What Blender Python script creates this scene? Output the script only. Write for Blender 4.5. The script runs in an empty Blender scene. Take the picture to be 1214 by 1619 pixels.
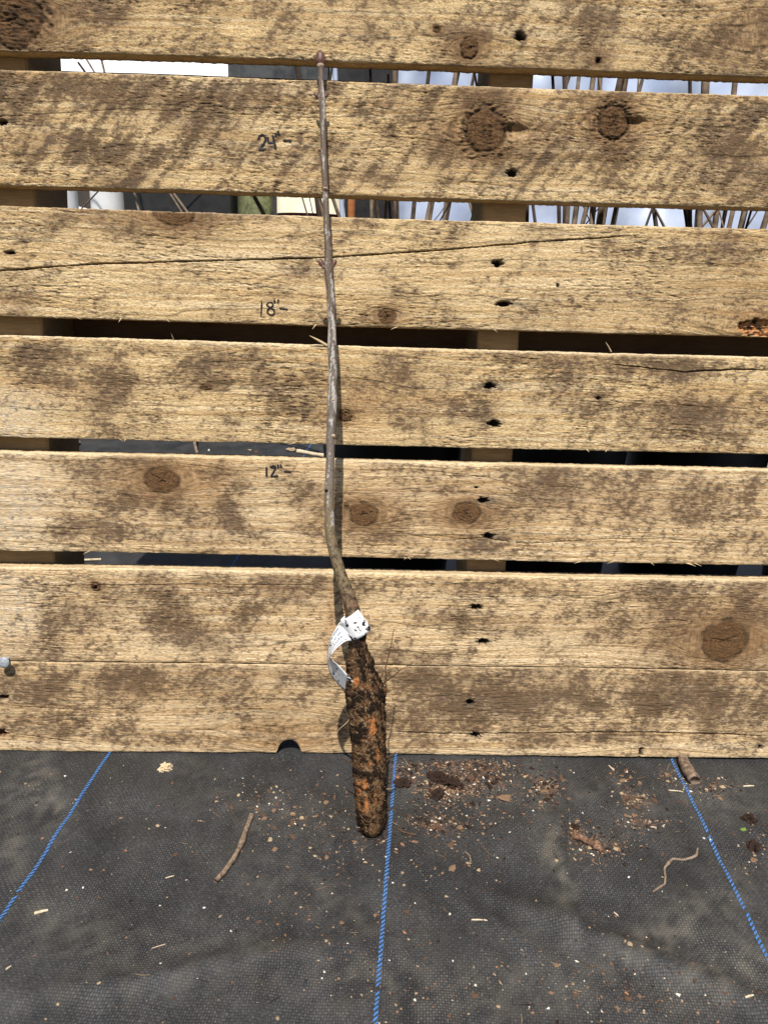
import bpy, math, random
import numpy as np
from mathutils import Matrix, Vector

# ------------------------------------------------------------------ camera, sky, sun, exposure
scn = bpy.context.scene
col = scn.collection
R = np.array([[0.99928428, 0.01980014, 0.03223156],      # world <- camera (x right, y down, z forward)
              [-0.02423906, -0.31898887, 0.94744845],
              [0.02904112, -0.94755161, -0.31828063]])
CAM = np.array([-0.03218116, -0.70777796, 0.5165866])
FPX, CX, CY = 1216.0, 607.0, 809.5
cam = bpy.data.cameras.new('camera')
cam_o = bpy.data.objects.new('camera', cam)
col.objects.link(cam_o)
mw = Matrix.Identity(4)
for i in range(3):
    mw[i][0], mw[i][1], mw[i][2], mw[i][3] = R[i, 0], -R[i, 1], -R[i, 2], CAM[i]
cam_o.matrix_world = mw
cam.sensor_fit = 'VERTICAL'
cam.sensor_height = 36.0
cam.lens = FPX / 1619.0 * 36.0
cam.clip_start, cam.clip_end = 0.01, 200.0
scn.camera = cam_o

SUN_EL, SUN_AZ = math.radians(61), math.radians(7)       # light travels towards +Y and a little +X
w = bpy.data.worlds.new('World'); scn.world = w; w.use_nodes = True
nt = w.node_tree
sky = nt.nodes.new('ShaderNodeTexSky'); sky.sky_type = 'NISHITA'; sky.sun_disc = False
sky.sun_elevation = SUN_EL; sky.sun_rotation = math.pi + SUN_AZ
bg = nt.nodes['Background']; bg.inputs['Strength'].default_value = 0.075
nt.links.new(sky.outputs[0], bg.inputs[0])
sun = bpy.data.lights.new('sun', 'SUN'); sun.energy = 5.0; sun.angle = math.radians(0.53)
sun.color = (1.0, 0.95, 0.87)
sun_o = bpy.data.objects.new('sun', sun); col.objects.link(sun_o)
ldir = Vector((math.cos(SUN_EL) * math.sin(SUN_AZ), math.cos(SUN_EL) * math.cos(SUN_AZ), -math.sin(SUN_EL)))
sun_o.rotation_euler = ldir.to_track_quat('-Z', 'Y').to_euler()
sun_o.location = (0, -2, 4)
scn.view_settings.view_transform = 'Standard'
scn.view_settings.look = 'None'
scn.view_settings.gamma = 1.0
scn.view_settings.use_curve_mapping = False
scn.view_settings.exposure = 0.28

# ------------------------------------------------------------------ helpers
LEAN = math.radians(8)
WN = np.array([0, -math.cos(LEAN), math.sin(LEAN)])      # out of the pallet's face
WU = np.array([0, math.sin(LEAN), math.cos(LEAN)])       # up the pallet's face
rnd = random.Random(7)
rng = np.random.default_rng(11)

def ray(px, py):
    return R @ np.array([(px - CX) / FPX, (py - CY) / FPX, 1.0])
def on_wall(px, py, off=0.0):                            # world point on a plane 'off' in front of the planks
    d = ray(px, py); t = (off - WN @ CAM) / (WN @ d); return CAM + t * d
def wall_xh(px, py, off=0.0):
    p = on_wall(px, py, off); return p[0], float(p @ WU)
def on_ground(px, py, z=0.0):
    d = ray(px, py); t = (z - CAM[2]) / d[2]; return CAM + t * d
def at_y(px, py, y):
    d = ray(px, py); t = (y - CAM[1]) / d[1]; return CAM + t * d
def depth_of(p):
    return float((R.T @ (np.asarray(p) - CAM))[2])

_perm = np.random.default_rng(3).permutation(4096)
_perm = np.concatenate([_perm, _perm])
_ang = np.random.default_rng(4).random(4096) * 2 * np.pi
_gx, _gy = np.cos(_ang), np.sin(_ang)
def perlin(x, y, seed=0):
    x = np.asarray(x, float) + seed * 37.31; y = np.asarray(y, float) + seed * 17.77
    xi = np.floor(x).astype(int); yi = np.floor(y).astype(int)
    xf, yf = x - xi, y - yi
    u = xf * xf * xf * (xf * (xf * 6 - 15) + 10); v = yf * yf * yf * (yf * (yf * 6 - 15) + 10)
    def g(ix, iy, fx, fy):
        h = _perm[_perm[ix & 4095] + (iy & 4095)]
        return _gx[h] * fx + _gy[h] * fy
    a = g(xi, yi, xf, yf); b = g(xi + 1, yi, xf - 1, yf)
    c = g(xi, yi + 1, xf, yf - 1); d = g(xi + 1, yi + 1, xf - 1, yf - 1)
    return ((a + (b - a) * u) * (1 - v) + (c + (d - c) * u) * v) * 1.5
def fbm(x, y, octaves=4, seed=0, gain=0.5):
    s = 0; a = 1.0; t = 0
    for o in range(octaves):
        s = s + a * perlin(x * 2 ** o, y * 2 ** o, seed + o * 5); t += a; a *= gain
    return s / t
def sstep(a, b, x):
    t = np.clip((x - a) / (b - a), 0, 1); return t * t * (3 - 2 * t)
def mix(a, b, t):
    return a + (b - a) * t[..., None]

def tag(o, label=None, cat=None, group=None, kind=None):
    if label: o['label'] = label
    if cat: o['category'] = cat
    if group: o['group'] = group
    if kind: o['kind'] = kind
    return o
def empty(name, loc=(0, 0, 0)):
    o = bpy.data.objects.new(name, None); col.objects.link(o); o.location = loc
    o.empty_display_size = 0.05; return o
def mesh_obj(name, verts, faces, mat, parent=None, smooth=True, colors=None, vecs=None, alpha=None):
    """one mesh object; verts given in the parent's space"""
    me = bpy.data.meshes.new(name)
    verts = np.asarray(verts, np.float32)
    if isinstance(faces, np.ndarray):
        nf, k = faces.shape
        me.vertices.add(len(verts)); me.vertices.foreach_set('co', verts.ravel())
        me.loops.add(nf * k); me.loops.foreach_set('vertex_index', faces.astype(np.int32).ravel())
        me.polygons.add(nf)
        me.polygons.foreach_set('loop_start', np.arange(0, nf * k, k, dtype=np.int32))
    else:
        me.from_pydata([tuple(map(float, v)) for v in verts], [], [list(map(int, f)) for f in faces])
    me.update(calc_edges=True)
    me.polygons.foreach_set('use_smooth', np.full(len(me.polygons), smooth, bool))
    if colors is not None:
        c = np.ones((len(verts), 4), np.float32); c[:, :3] = colors
        if alpha is not None: c[:, 3] = alpha
        a = me.color_attributes.new('tint', 'FLOAT_COLOR', 'POINT'); a.data.foreach_set('color', c.ravel())
    if vecs is not None:
        a = me.attributes.new('grain', 'FLOAT_VECTOR', 'POINT'); a.data.foreach_set('vector', np.asarray(vecs, np.float32).ravel())
    if mat: me.materials.append(mat)
    o = bpy.data.objects.new(name, me); col.objects.link(o)
    if parent: o.parent = parent
    return o
def grid_faces(nu, nv, wrap_v=False, base=0):
    i = np.arange(nu - 1)[:, None]; j = np.arange(nv if wrap_v else nv - 1)[None, :]
    j2 = (j + 1) % nv
    a = i * nv + j; b = i * nv + j2; c = (i + 1) * nv + j2; d = (i + 1) * nv + j
    return np.stack([a, b, c, d], -1).reshape(-1, 4) + base

class NT:
    """small node-tree builder"""
    def __init__(s, name):
        s.m = bpy.data.materials.new(name); s.m.use_nodes = True
        s.t = s.m.node_tree; s.n = s.t.nodes; s.b = s.n['Principled BSDF']
        s.b.inputs['Specular IOR Level'].default_value = 0.3
    def node(s, typ, ins=None, **kw):
        nd = s.n.new(typ)
        for k, v in kw.items(): setattr(nd, k, v)
        for k, v in (ins or {}).items(): s.set(nd.inputs[k], v)
        return nd
    def set(s, inp, v):
        if isinstance(v, bpy.types.NodeSocket): s.t.links.new(v, inp)
        else: inp.default_value = v
    def math(s, op, a, b=0.0, c=0.0, clamp=False):
        nd = s.n.new('ShaderNodeMath'); nd.operation = op; nd.use_clamp = clamp
        s.set(nd.inputs[0], a); s.set(nd.inputs[1], b); s.set(nd.inputs[2], c); return nd.outputs[0]
    def mix(s, f, a, b, blend='MIX'):
        nd = s.n.new('ShaderNodeMix'); nd.data_type = 'RGBA'; nd.blend_type = blend
        s.set(nd.inputs[0], f)
        for i, v in ((6, a), (7, b)):
            s.set(nd.inputs[i], (*v, 1) if isinstance(v, tuple) and len(v) == 3 else v)
        return nd.outputs[2]
    def ramp(s, f, stops, interp='LINEAR'):
        nd = s.n.new('ShaderNodeValToRGB'); s.set(nd.inputs[0], f); e = nd.color_ramp
        e.interpolation = interp
        while len(e.elements) < len(stops): e.elements.new(0.5)
        for el, (p, c) in zip(e.elements, stops):
            el.position = p; el.color = (*c, 1) if isinstance(c, tuple) else (c, c, c, 1)
        return nd.outputs[0]
    def noise(s, vec, scale, detail=4, rough=0.55, dist=0.0):
        nd = s.node('ShaderNodeTexNoise', {'Scale': scale, 'Detail': detail, 'Roughness': rough, 'Distortion': dist})
        if vec is not None: s.t.links.new(vec, nd.inputs['Vector'])
        return nd.outputs['Fac']
    def mapping(s, vec, scale=(1, 1, 1), rot=(0, 0, 0)):
        nd = s.node('ShaderNodeMapping', {'Scale': scale, 'Rotation': rot}); s.t.links.new(vec, nd.inputs['Vector']); return nd.outputs[0]
    def attr(s, name, vec=False):
        nd = s.node('ShaderNodeAttribute', attribute_name=name); return nd.outputs['Vector' if vec else 'Color']
    def obj(s): return s.node('ShaderNodeTexCoord').outputs['Object']
    def bump(s, h, strength=0.5, dist=0.001, prev=None):
        nd = s.node('ShaderNodeBump', {'Strength': strength, 'Distance': dist}); s.t.links.new(h, nd.inputs['Height'])
        if prev: s.t.links.new(prev, nd.inputs['Normal'])
        return nd.outputs[0]
    def out(s, color=None, rough=None, normal=None, **kw):
        if color is not None: s.set(s.b.inputs['Base Color'], (*color, 1) if isinstance(color, tuple) and len(color) == 3 else color)
        if rough is not None: s.set(s.b.inputs['Roughness'], rough)
        if normal is not None: s.t.links.new(normal, s.b.inputs['Normal'])
        for k, v in kw.items(): s.set(s.b.inputs[k.replace('_', ' ')], v)
        return s.m

# ------------------------------------------------------------------ materials
def mat_wood_detailed():
    k = NT('sawn_pallet_wood')
    g = k.attr('grain', True); an = k.node('ShaderNodeAttribute', attribute_name='tint'); c = an.outputs['Color']; ro = an.outputs['Alpha']
    fine = k.noise(k.mapping(g, (380, 380, 900)), 1.0, 3, 0.65)
    fib = k.noise(k.mapping(g, (150, 150, 520)), 1.0, 4, 0.65, 0.9)
    speck = k.noise(k.mapping(g, (600, 600, 800)), 1.0, 2, 0.6)
    f = k.ramp(fine, [(0.32, 0.58), (0.50, 0.96), (0.72, 1.26)])
    f2 = k.mix(ro, (1.0, 1.0, 1.0), k.ramp(fib, [(0.30, 0.48), (0.42, 0.92), (0.5, 1.0), (0.7, 1.14)]))
    f3 = k.ramp(speck, [(0.30, 0.74), (0.5, 1.0), (0.72, 1.14)])
    cc = k.mix(1.0, k.mix(1.0, k.mix(1.0, c, f, 'MULTIPLY'), f2, 'MULTIPLY'), f3, 'MULTIPLY')
    h = k.math('ADD', k.math('MULTIPLY', k.math('MULTIPLY', fib, ro), 0.9), k.math('MULTIPLY', fine, 0.42))
    return k.out(cc, 0.85, k.bump(h, 0.9, 0.0015), Specular_IOR_Level=0.15)
def mat_wood_plain(name, c1, c2):
    k = NT(name); o = k.obj()
    n1 = k.noise(k.mapping(o, (14, 14, 14)), 1.0, 5)
    n2 = k.noise(k.mapping(o, (60, 60, 700)), 1.0, 4)
    f = k.math('ADD', k.math('MULTIPLY', n1, 0.6), k.math('MULTIPLY', n2, 0.4))
    return k.out(k.mix(k.math('SMOOTH_MIN', k.math('MULTIPLY_ADD', f, 3.0, -1.0, clamp=True), 1.0, 0.01), c1, c2), 0.85, k.bump(n2, 0.4, 0.001), Specular_IOR_Level=0.15)
def mat_tint(name, rough=0.85, bump=0.4, scale=900, spec=0.2):
    k = NT(name); c = k.attr('tint'); n = k.noise(k.obj(), scale, 4, 0.6)
    return k.out(k.mix(1.0, c, k.ramp(n, [(0.3, 0.7), (0.7, 1.25)]), 'MULTIPLY'), rough, k.bump(n, bump, 0.0008), Specular_IOR_Level=spec)
def mat_mottled(name, c1, c2, scale, rough=0.8, bump=0.4, bd=0.0008, spec=0.25, c3=None):
    k = NT(name); o = k.obj(); n = k.noise(o, scale, 5, 0.6); n2 = k.noise(o, scale * 3.1, 4, 0.6)
    c = k.ramp(n, [(0.36, c1), (0.62, c2)])
    if c3: c = k.mix(k.ramp(n2, [(0.52, 0.0), (0.62, 1.0)]), c, c3)
    return k.out(c, rough, k.bump(n2, bump, bd), Specular_IOR_Level=spec)

M_WOOD = mat_wood_detailed()
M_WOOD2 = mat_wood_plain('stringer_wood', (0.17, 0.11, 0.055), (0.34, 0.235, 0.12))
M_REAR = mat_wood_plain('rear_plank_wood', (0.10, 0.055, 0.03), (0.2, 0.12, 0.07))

def mat_ink():
    k = NT('black_marker_ink'); n = k.noise(k.mapping(k.obj(), (500, 500, 1500)), 1.0, 3)
    return k.out(k.ramp(n, [(0.35, (0.008, 0.007, 0.009)), (0.70, (0.024, 0.018, 0.019)), (0.85, (0.09, 0.06, 0.045))]), 0.6)
M_INK = mat_ink()

# ------------------------------------------------------------------ ground: woven weed fabric
BL = np.array([0.08649208, 0.99625254])                   # direction of the blue lines
CREASE = np.array([on_ground(*p)[:2] for p in ((884, 1280), (886, 1330), (889, 1380), (899, 1425), (911, 1460), (918, 1500))])
def ground_z(x, y):
    x = np.asarray(x, float); y = np.asarray(y, float)
    z = 0.0042 * fbm(x * 5.0 + 3, y * 5.0 + 1, 3, 21)
    z = z + 0.0022 * perlin(x * 21, y * 17, 31) + 0.0014 * perlin((x + .6 * y) * 34, (y - .6 * x) * 16, 33)
    z = z + 0.0012 * np.clip(perlin((x * .8 + y) * 24, (y - x) * 9, 35), -.1, 1)
    # a soft crease in the cloth and a shallow ridge
    cxp = np.interp(y, CREASE[::-1, 1], CREASE[::-1, 0])
    m = sstep(CREASE[-1, 1] - .02, CREASE[-1, 1] + .03, y) * sstep(CREASE[0, 1] + .02, CREASE[0, 1] - .03, y)
    d = x - cxp
    z = z + m * 0.0085 * np.where(d < 0, np.exp(-(d / 0.020) ** 2), np.exp(-(d / 0.0045) ** 2))
    rid = (x - 0.13) * 0.55 + (y + 0.215)
    z = z + 0.0070 * np.exp(-(rid / 0.013) ** 2) * np.exp(-((x - 0.2) / 0.11) ** 2)
    rid2 = (x + 0.18) * -0.16 + (y + 0.268) + .006 * np.sin(x * 22)
    z = z + 0.0045 * np.exp(-(rid2 / 0.010) ** 2) * np.exp(-((x + 0.16) / 0.12) ** 2)
    rid3 = (x - 0.05) * 0.9 + (y + 0.19); z = z + 0.003 * np.exp(-(rid3 / 0.012) ** 2) * np.exp(-((x - 0.09) / 0.06) ** 2)
    near = np.exp(-(np.where(y < 0, y / 0.05, np.clip(y - 0.16, 0, None) / 0.05)) ** 2)
    flat = -0.0006 - 0.0022 * sstep(0.02, 0.3, x) + 0.0008 * perlin(x * 30, y * 20, 8)
    return z * (1 - near) + flat * near
def spaced(lo, hi, core0, core1, step, grow=1.35):
    c = list(np.arange(core0, core1, step)); s = step; a = core0; left = []
    while a > lo: s *= grow; a -= s; left.append(max(a, lo))
    s = step; b = c[-1]; right = []
    while b < hi: s *= grow; b += s; right.append(min(b, hi))
    return np.array(left[::-1] + c + right)

def mat_fabric():
    k = NT('woven_weed_fabric'); o = k.obj()
    a = math.atan2(BL[0], BL[1])
    r = k.mapping(o, (1, 1, 1), (0, 0, a))
    sx = k.node('ShaderNodeSeparateXYZ', {0: r})
    PU, PV = 0.0021, 0.0023
    wob = k.noise(o, 16, 4, .5)
    u = k.math('MULTIPLY_ADD', wob, 5.0, k.math('DIVIDE', sx.outputs[0], PU)); v = k.math('MULTIPLY_ADD', wob, 4.0, k.math('DIVIDE', sx.outputs[1], PV))
    fu = k.math('FRACT', u); fv = k.math('FRACT', v)
    par = k.math('MODULO', k.math('ADD', k.math('FLOOR', u), k.math('FLOOR', v)), 2.0)
    par = k.math('ABSOLUTE', par)
    su = k.math('SINE', k.math('MULTIPLY', fu, math.pi)); sv = k.math('SINE', k.math('MULTIPLY', fv, math.pi))
    hA = k.math('MULTIPLY', k.math('POWER', su, 0.45), k.math('MULTIPLY_ADD', sv, 0.7, 0.3))
    hB = k.math('MULTIPLY', k.math('POWER', sv, 0.45), k.math('MULTIPLY_ADD', su, 0.7, 0.3))
    h = k.math('ADD', k.math('MULTIPLY', hA, par), k.math('MULTIPLY', k.math('MULTIPLY', hB, 0.62), k.math('SUBTRACT', 1.0, par)))
    # colour: charcoal tape, thin film of dust in irregular patches
    d1 = k.noise(o, 9, 6, 0.6); d2 = k.noise(k.mapping(o, (1, 0.55, 1), (0, 0, 0.6)), 34, 7, 0.7); d3 = k.noise(o, 420, 3, 0.6)
    dust = k.math('MULTIPLY', k.ramp(d1, [(0.42, 0.0), (0.68, 1.0)]), k.ramp(d2, [(0.38, 0.15), (0.65, 1.0)]))
    wv = k.ramp(k.noise(o, 13, 5, .6), [(0.36, 0.35), (0.64, 1.0)])
    h = k.math('MULTIPLY_ADD', k.math('SUBTRACT', h, 0.45), wv, 0.45)
    tone = k.ramp(k.noise(k.mapping(o, (1, .6, 1), (0, 0, -.5)), 21, 6, .65), [(0.34, 0.62), (0.5, 0.97), (0.68, 1.5)])
    base = k.mix(1.0, k.mix(h, (0.0035, 0.0037, 0.0043), (0.054, 0.055, 0.058)), tone, 'MULTIPLY')
    dc = k.mix(h, (0.022, 0.021, 0.019), (0.115, 0.111, 0.102))
    c = k.mix(k.math('MULTIPLY', dust, 0.75), base, dc)
    sp = k.ramp(d3, [(0.30, 0.60), (0.5, 0.95), (0.62, 1.3), (0.75, 2.2)])
    c = k.mix(1.0, c, sp, 'MULTIPLY')
    c = k.mix(k.math('MULTIPLY', k.attr('tint'), 0.92), c, k.mix(h, (0.04, 0.037, 0.032), (0.165, 0.152, 0.130)))
    hh = k.math('ADD', h, k.math('MULTIPLY', d3, 0.5))
    return k.out(c, 0.62, k.bump(hh, 0.85, 0.0005), Specular_IOR_Level=0.35)

gx = spaced(-5, 5, -0.55, 0.55, 0.004); gy = spaced(-2.5, 7, -0.46, 0.14, 0.004)
GX, GY = np.meshgrid(gx, gy, indexing='ij')
GZ = ground_z(GX, GY)
def dust_and_lit_crease(x, y):
    """dry soil smeared on the cloth (streaks with a shape of their own)"""
    out = np.zeros_like(x)
    for (px, py, rx, ry, ang, s) in ((75, 1255, .016, .07, -.55, 1.0), (20, 1330, .012, .05, -.5, .7), (1060, 1470, .10, .018, -.55, .9), (1150, 1530, .07, .02, -.5, .9),
                                     (930, 1250, .05, .018, -.4, .45), (880, 1370, .012, .05, 0.05, 1.3), (640, 1560, .14, .03, 0.1, .5), (120, 1480, .10, .03, .4, .45), (500, 1420, .10, .025, .5, .4), (830, 1560, .06, .03, -.4, .5), (30, 1250, .03, .05, -.5, .4), (790, 1250, .09, .03, 0, .35), (700, 1235, .05, .03, 0, .5),  # the streak along the crease also paints its lit side
                                     (420, 1285, .10, .03, .3, .35), (300, 1215, .05, .02, .6, .25), (950, 1330, .04, .015, -.4, .5), (1150, 1270, .05, .03, 0, .45),
                                     (350, 1500, .12, .02, .1, .35), (200, 1560, .10, .02, -.1, .4), (850, 1480, .05, .03, 0, .25), (1010, 1270, .03, .03, 0, .5)):
        c = on_ground(px, py); dx, dy = x - c[0], y - c[1]
        ca, sa = math.cos(ang), math.sin(ang)
        u = dx * ca - dy * sa; v = dx * sa + dy * ca
        # long axis: whichever radius is larger
        out = np.maximum(out, s * np.exp(-((u / rx) ** 2 + (v / ry) ** 2)))
    n = fbm(x * 60, y * 60, 5, 77, .65)
    return np.clip(out * sstep(-.3, .45, n) * 1.5, 0, 1)
D = dust_and_lit_crease(GX, GY)
ground = mesh_obj('ground', np.stack([GX, GY, GZ], -1).reshape(-1, 3), grid_faces(len(gx), len(gy)), mat_fabric(), colors=np.repeat(D.reshape(-1, 1), 3, 1))
tag(ground, 'black woven weed barrier fabric on the ground', None, None, 'structure')

M_BLUE = (lambda k: k.out(k.ramp(k.noise(k.obj(), 900, 3), [(0.3, (0.03, 0.10, 0.27)), (0.65, (0.075, 0.21, 0.50))]), 0.45))(NT('blue_woven_tape'))
def blue_line(px0, py0, px1, py1, y0, y1):
    """a woven blue marker thread: a chain of short slanted stitches lying on the cloth"""
    a = on_ground(px0, py0); b = on_ground(px1, py1)
    d = (b - a)[:2]; d /= np.linalg.norm(d); n = np.array([d[1], -d[0]])
    sgn = 1 if d[1] > 0 else -1
    d, n = d * sgn, n * sgn
    V = []; F = []; step = 0.0042; N = int((y1 - y0) / step)
    for i in range(N):
        yy = y0 + i * step
        t = (yy - a[1]) / d[1]; c = a[:2] + d * t
        if perlin(yy * 55, px0 * 1.0) > 0.62: continue
        wv = 0.0004 * perlin(yy * 130, px0)
        hw = 0.0016 + .0003 * perlin(yy * 300, 3.3); hl = 0.0012; k0 = len(V)
        for (s, l, q) in ((-1, -1, 0), (1, -1, 0), (1, 1, 0), (-1, 1, 0)):
            p = c + n * (s * hw + wv) + d * (l * hl + s * 0.0016)
            V.append((p[0], p[1], float(ground_z(p[0], p[1])) + 0.0006))
        pc = c + n * wv; V.append((pc[0], pc[1], float(ground_z(pc[0], pc[1])) + 0.0014))
        F += [(k0, k0 + 1, k0 + 4), (k0 + 1, k0 + 2, k0 + 4), (k0 + 2, k0 + 3, k0 + 4), (k0 + 3, k0, k0 + 4)]
    o = mesh_obj('blue_thread_line', V, F, M_BLUE, ground); return o
blue_line(172, 1192, 0, 1455, -0.6, 1.8)
blue_line(625, 1200, 593, 1619, -0.6, 1.2)
blue_line(1078, 1232, 1214, 1520, -0.6, 1.2)

# ------------------------------------------------------------------ the pallet
pallet = empty('wooden_pallet', (0, 0, 0)); pallet.rotation_euler = (-LEAN, 0, 0)
tag(pallet, 'upright weathered wooden pallet with hand marked inch heights, leaning back behind the sapling', 'pallet')
# plank front edges read off along their length (pixel columns 0,300,607,910,1214)
XS = (0, 300, 607, 910, 1214)
PL = [dict(b=(79, 86, 99, 110, 121), t=None),
      dict(t=(109, 120, 131, 141, 151), b=(292, 300, 311, 320, 328)),
      dict(t=(325, 335, 346, 354, 362), b=(499, 508, 518, 525, 532)),
      dict(t=(529, 538, 549, 557, 564), b=(691, 698, 705, 712, 718)),
      dict(t=(714, 720, 729, 736, 742), b=(871, 875, 882, 889, 894)),
      dict(t=(897, 901, 906, 913, 917), b=(1046, 1047.5, 1051, 1055, 1061)),
      dict(t=(1047.5, 1049, 1052.5, 1056.5, 1062.5), b=(1190, 1189.5, 1191, 1197, 1201.5))]
X0, X1 = -0.455, 0.62                                     # the pallet's ends
TH = 0.018
# knots: px, py, radius px (x, y), kind 0 sound / 1 rough dead knot / 2 only a swirl
KN = [[(22, 28, 42, 42, 1), (742, 76, 13, 15, 1), (1205, 55, 40, 45, 2), (690, 45, 6, 6, 0), (945, 96, 5, 5, 0)],
      [(768, 207, 32, 30, 1), (970, 193, 24, 24, 1)],
      [(275, 335, 32, 20, 0), (612, 500, 13, 12, 0), (1200, 505, 60, 40, 2)],
      [(546, 657, 10, 9, 1), (575, 625, 26, 22, 2), (325, 612, 9, 4, 1)],
      [(256, 759, 26, 20, 0), (575, 813, 22, 18, 0), (737, 811, 22, 17, 0), (548, 800, 5, 5, 0)],
      [(1145, 1013, 36, 33, 0), (152, 928, 7, 7, 1)],
      [(225, 1085, 40, 16, 2), (440, 1155, 46, 40, 2)]]
# nail holes: px, py, rx, ry, stain length px (signed)
HO = [[(822, 57, 9, 7, 0), (946, 95, 4, 4, 0)],
      [(810, 273, 9, 7, -30), (3, 192, 8, 5, 0)],
      [(787, 416, 9, 6, -14), (797, 480, 12, 5, 40), (15, 399, 8, 3, 0), (882, 451, 2, 4, 0)],
      [(774, 610, 9, 5, 22), (782, 670, 10, 6, 14), (946, 630, 4, 3, 0)],
      [(764, 792, 9, 5, 26), (772, 848, 8, 5, 20), (752, 771, 3, 2, 0)],
      [(753, 961, 10, 5, 8), (764, 1015, 10, 5, 8), (150, 930, 3, 3, 0)],
      [(743, 1112, 7, 6, 4), (751, 1163, 8, 6, 0), (4, 1103, 10, 4, 0), (2, 1160, 10, 7, 0), (1013, 1190, 4, 8, 0), (1201, 1182, 3, 5, 0)]]
# dark weathering patches: px, py, rx, ry, strength
PA = [[(110, 20, 70, 30, .6), (300, 60, 120, 20, .35), (500, 40, 140, 40, .3), (745, 60, 40, 30, .6), (900, 50, 140, 45, .45), (1150, 70, 90, 50, .75), (10, 40, 60, 60, .6)],
      [(200, 150, 260, 34, .9), (90, 235, 90, 40, .55), (190, 250, 60, 60, .8), (340, 190, 60, 40, .7), (420, 150, 80, 20, .6), (640, 160, 60, 40, .5), (765, 165, 60, 30, .8), (960, 165, 60, 35, .7), (900, 230, 120, 50, .45), (1150, 240, 90, 60, .85), (700, 230, 30, 60, .5), (560, 260, 60, 30, .35)],
      [(110, 345, 20, 16, .8), (330, 340, 40, 14, .8), (200, 360, 120, 20, .3), (400, 335, 60, 10, .5), (700, 350, 50, 20, .5), (770, 410, 20, 12, .5), (1100, 390, 70, 30, .55), (1050, 490, 60, 30, .4), (560, 350, 60, 10, .5), (20, 440, 40, 30, .25)],
      [(70, 565, 60, 22, .9), (80, 600, 40, 14, .8), (185, 620, 40, 40, .75), (240, 555, 60, 12, .6), (350, 575, 70, 16, .7), (350, 600, 50, 14, .6), (415, 600, 24, 30, .85), (180, 670, 30, 30, .6), (820, 560, 60, 20, .7), (1020, 580, 120, 30, .8), (1090, 650, 80, 30, .85), (1110, 690, 60, 18, .7), (920, 600, 60, 40, .45), (690, 640, 60, 30, .35), (450, 640, 60, 30, .4), (610, 575, 50, 20, .5)],
      [(170, 740, 60, 30, .6), (190, 795, 50, 20, .7), (140, 840, 60, 26, .6), (365, 825, 22, 34, .9), (250, 800, 60, 20, .5), (480, 780, 24, 24, .7), (345, 740, 24, 30, .4), (490, 840, 30, 14, .6), (880, 760, 60, 36, .75), (1000, 750, 100, 36, .6), (1110, 790, 80, 30, .6), (690, 760, 40, 20, .6), (770, 865, 40, 16, .85), (1190, 780, 16, 16, .9), (620, 840, 50, 20, .4), (1140, 860, 60, 20, .5)],
      [(70, 925, 60, 20, .5), (130, 975, 60, 30, .75), (270, 970, 60, 40, .85), (310, 1010, 40, 26, .8), (450, 930, 50, 26, .7), (400, 985, 40, 26, .55), (735, 930, 40, 24, .6), (710, 975, 40, 22, .5), (800, 985, 30, 16, .4), (1060, 960, 40, 70, .65), (1190, 950, 50, 40, .85), (1100, 1045, 80, 14, .6), (640, 1040, 60, 14, .5), (950, 980, 80, 30, .35), (30, 1000, 40, 40, .3), (560, 1040, 50, 12, .4)],
      [(80, 1090, 110, 34, .65), (205, 1075, 60, 24, 1.), (130, 1150, 80, 24, .5), (350, 1085, 60, 30, .45), (400, 1075, 80, 14, .6), (760, 1110, 160, 46, 1.), (680, 1080, 60, 24, .8), (950, 1100, 60, 36, .8), (1090, 1100, 110, 40, 1.), (1190, 1130, 60, 40, .7), (880, 1165, 120, 14, .5), (250, 1165, 40, 12, .5)]]
# reddish tints: px, py, rx, ry, strength
RE = [[], [(768, 207, 45, 40, .5), (970, 193, 35, 35, .5)], [(285, 355, 40, 20, .6), (1190, 515, 30, 18, .9), (612, 500, 20, 20, .4)],
      [(90, 615, 110, 14, .6), (560, 650, 50, 40, .55), (700, 630, 80, 12, .4), (1100, 630, 110, 18, .35)],
      [(256, 760, 50, 40, .7), (345, 770, 16, 60, .6), (318, 760, 10, 50, .7), (352, 820, 12, 40, .6), (575, 812, 60, 50, .6), (737, 810, 50, 40, .6), (950, 800, 60, 24, .4)],
      [(1145, 1012, 60, 45, .7), (525, 980, 12, 90, .8), (1000, 1000, 60, 20, .3), (1080, 975, 50, 14, .5)], [(5, 1160, 14, 10, .8), (752, 1150, 10, 14, .9), (130, 1130, 110, 20, .35), (470, 1175, 60, 25, .5)]]
# pale bleached parts
PB = [[(560, 60, 120, 40, .3)], [(500, 250, 120, 40, .35), (830, 178, 60, 12, .8), (815, 225, 22, 10, .9), (1010, 213, 16, 9, .9), (240, 225, 30, 30, .4)], [(330, 420, 400, 60, .5), (900, 440, 200, 60, .6), (440, 350, 60, 20, .7)],
      [(20, 660, 60, 40, 1.), (250, 640, 120, 20, .4), (700, 690, 500, 14, .5)], [(20, 800, 70, 80, 1.), (440, 780, 60, 60, .6), (650, 800, 60, 40, .4)],
      [(20, 960, 50, 80, 1.), (850, 1030, 200, 30, .8), (220, 1000, 30, 30, .5), (300, 1035, 220, 14, .5), (1195, 1050, 30, 16, .9)], [(340, 1135, 120, 30, .6), (600, 1186, 700, 8, 1.), (480, 1120, 60, 50, .5), (10, 1090, 20, 60, .4), (130, 1055, 30, 8, .6)]]
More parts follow.
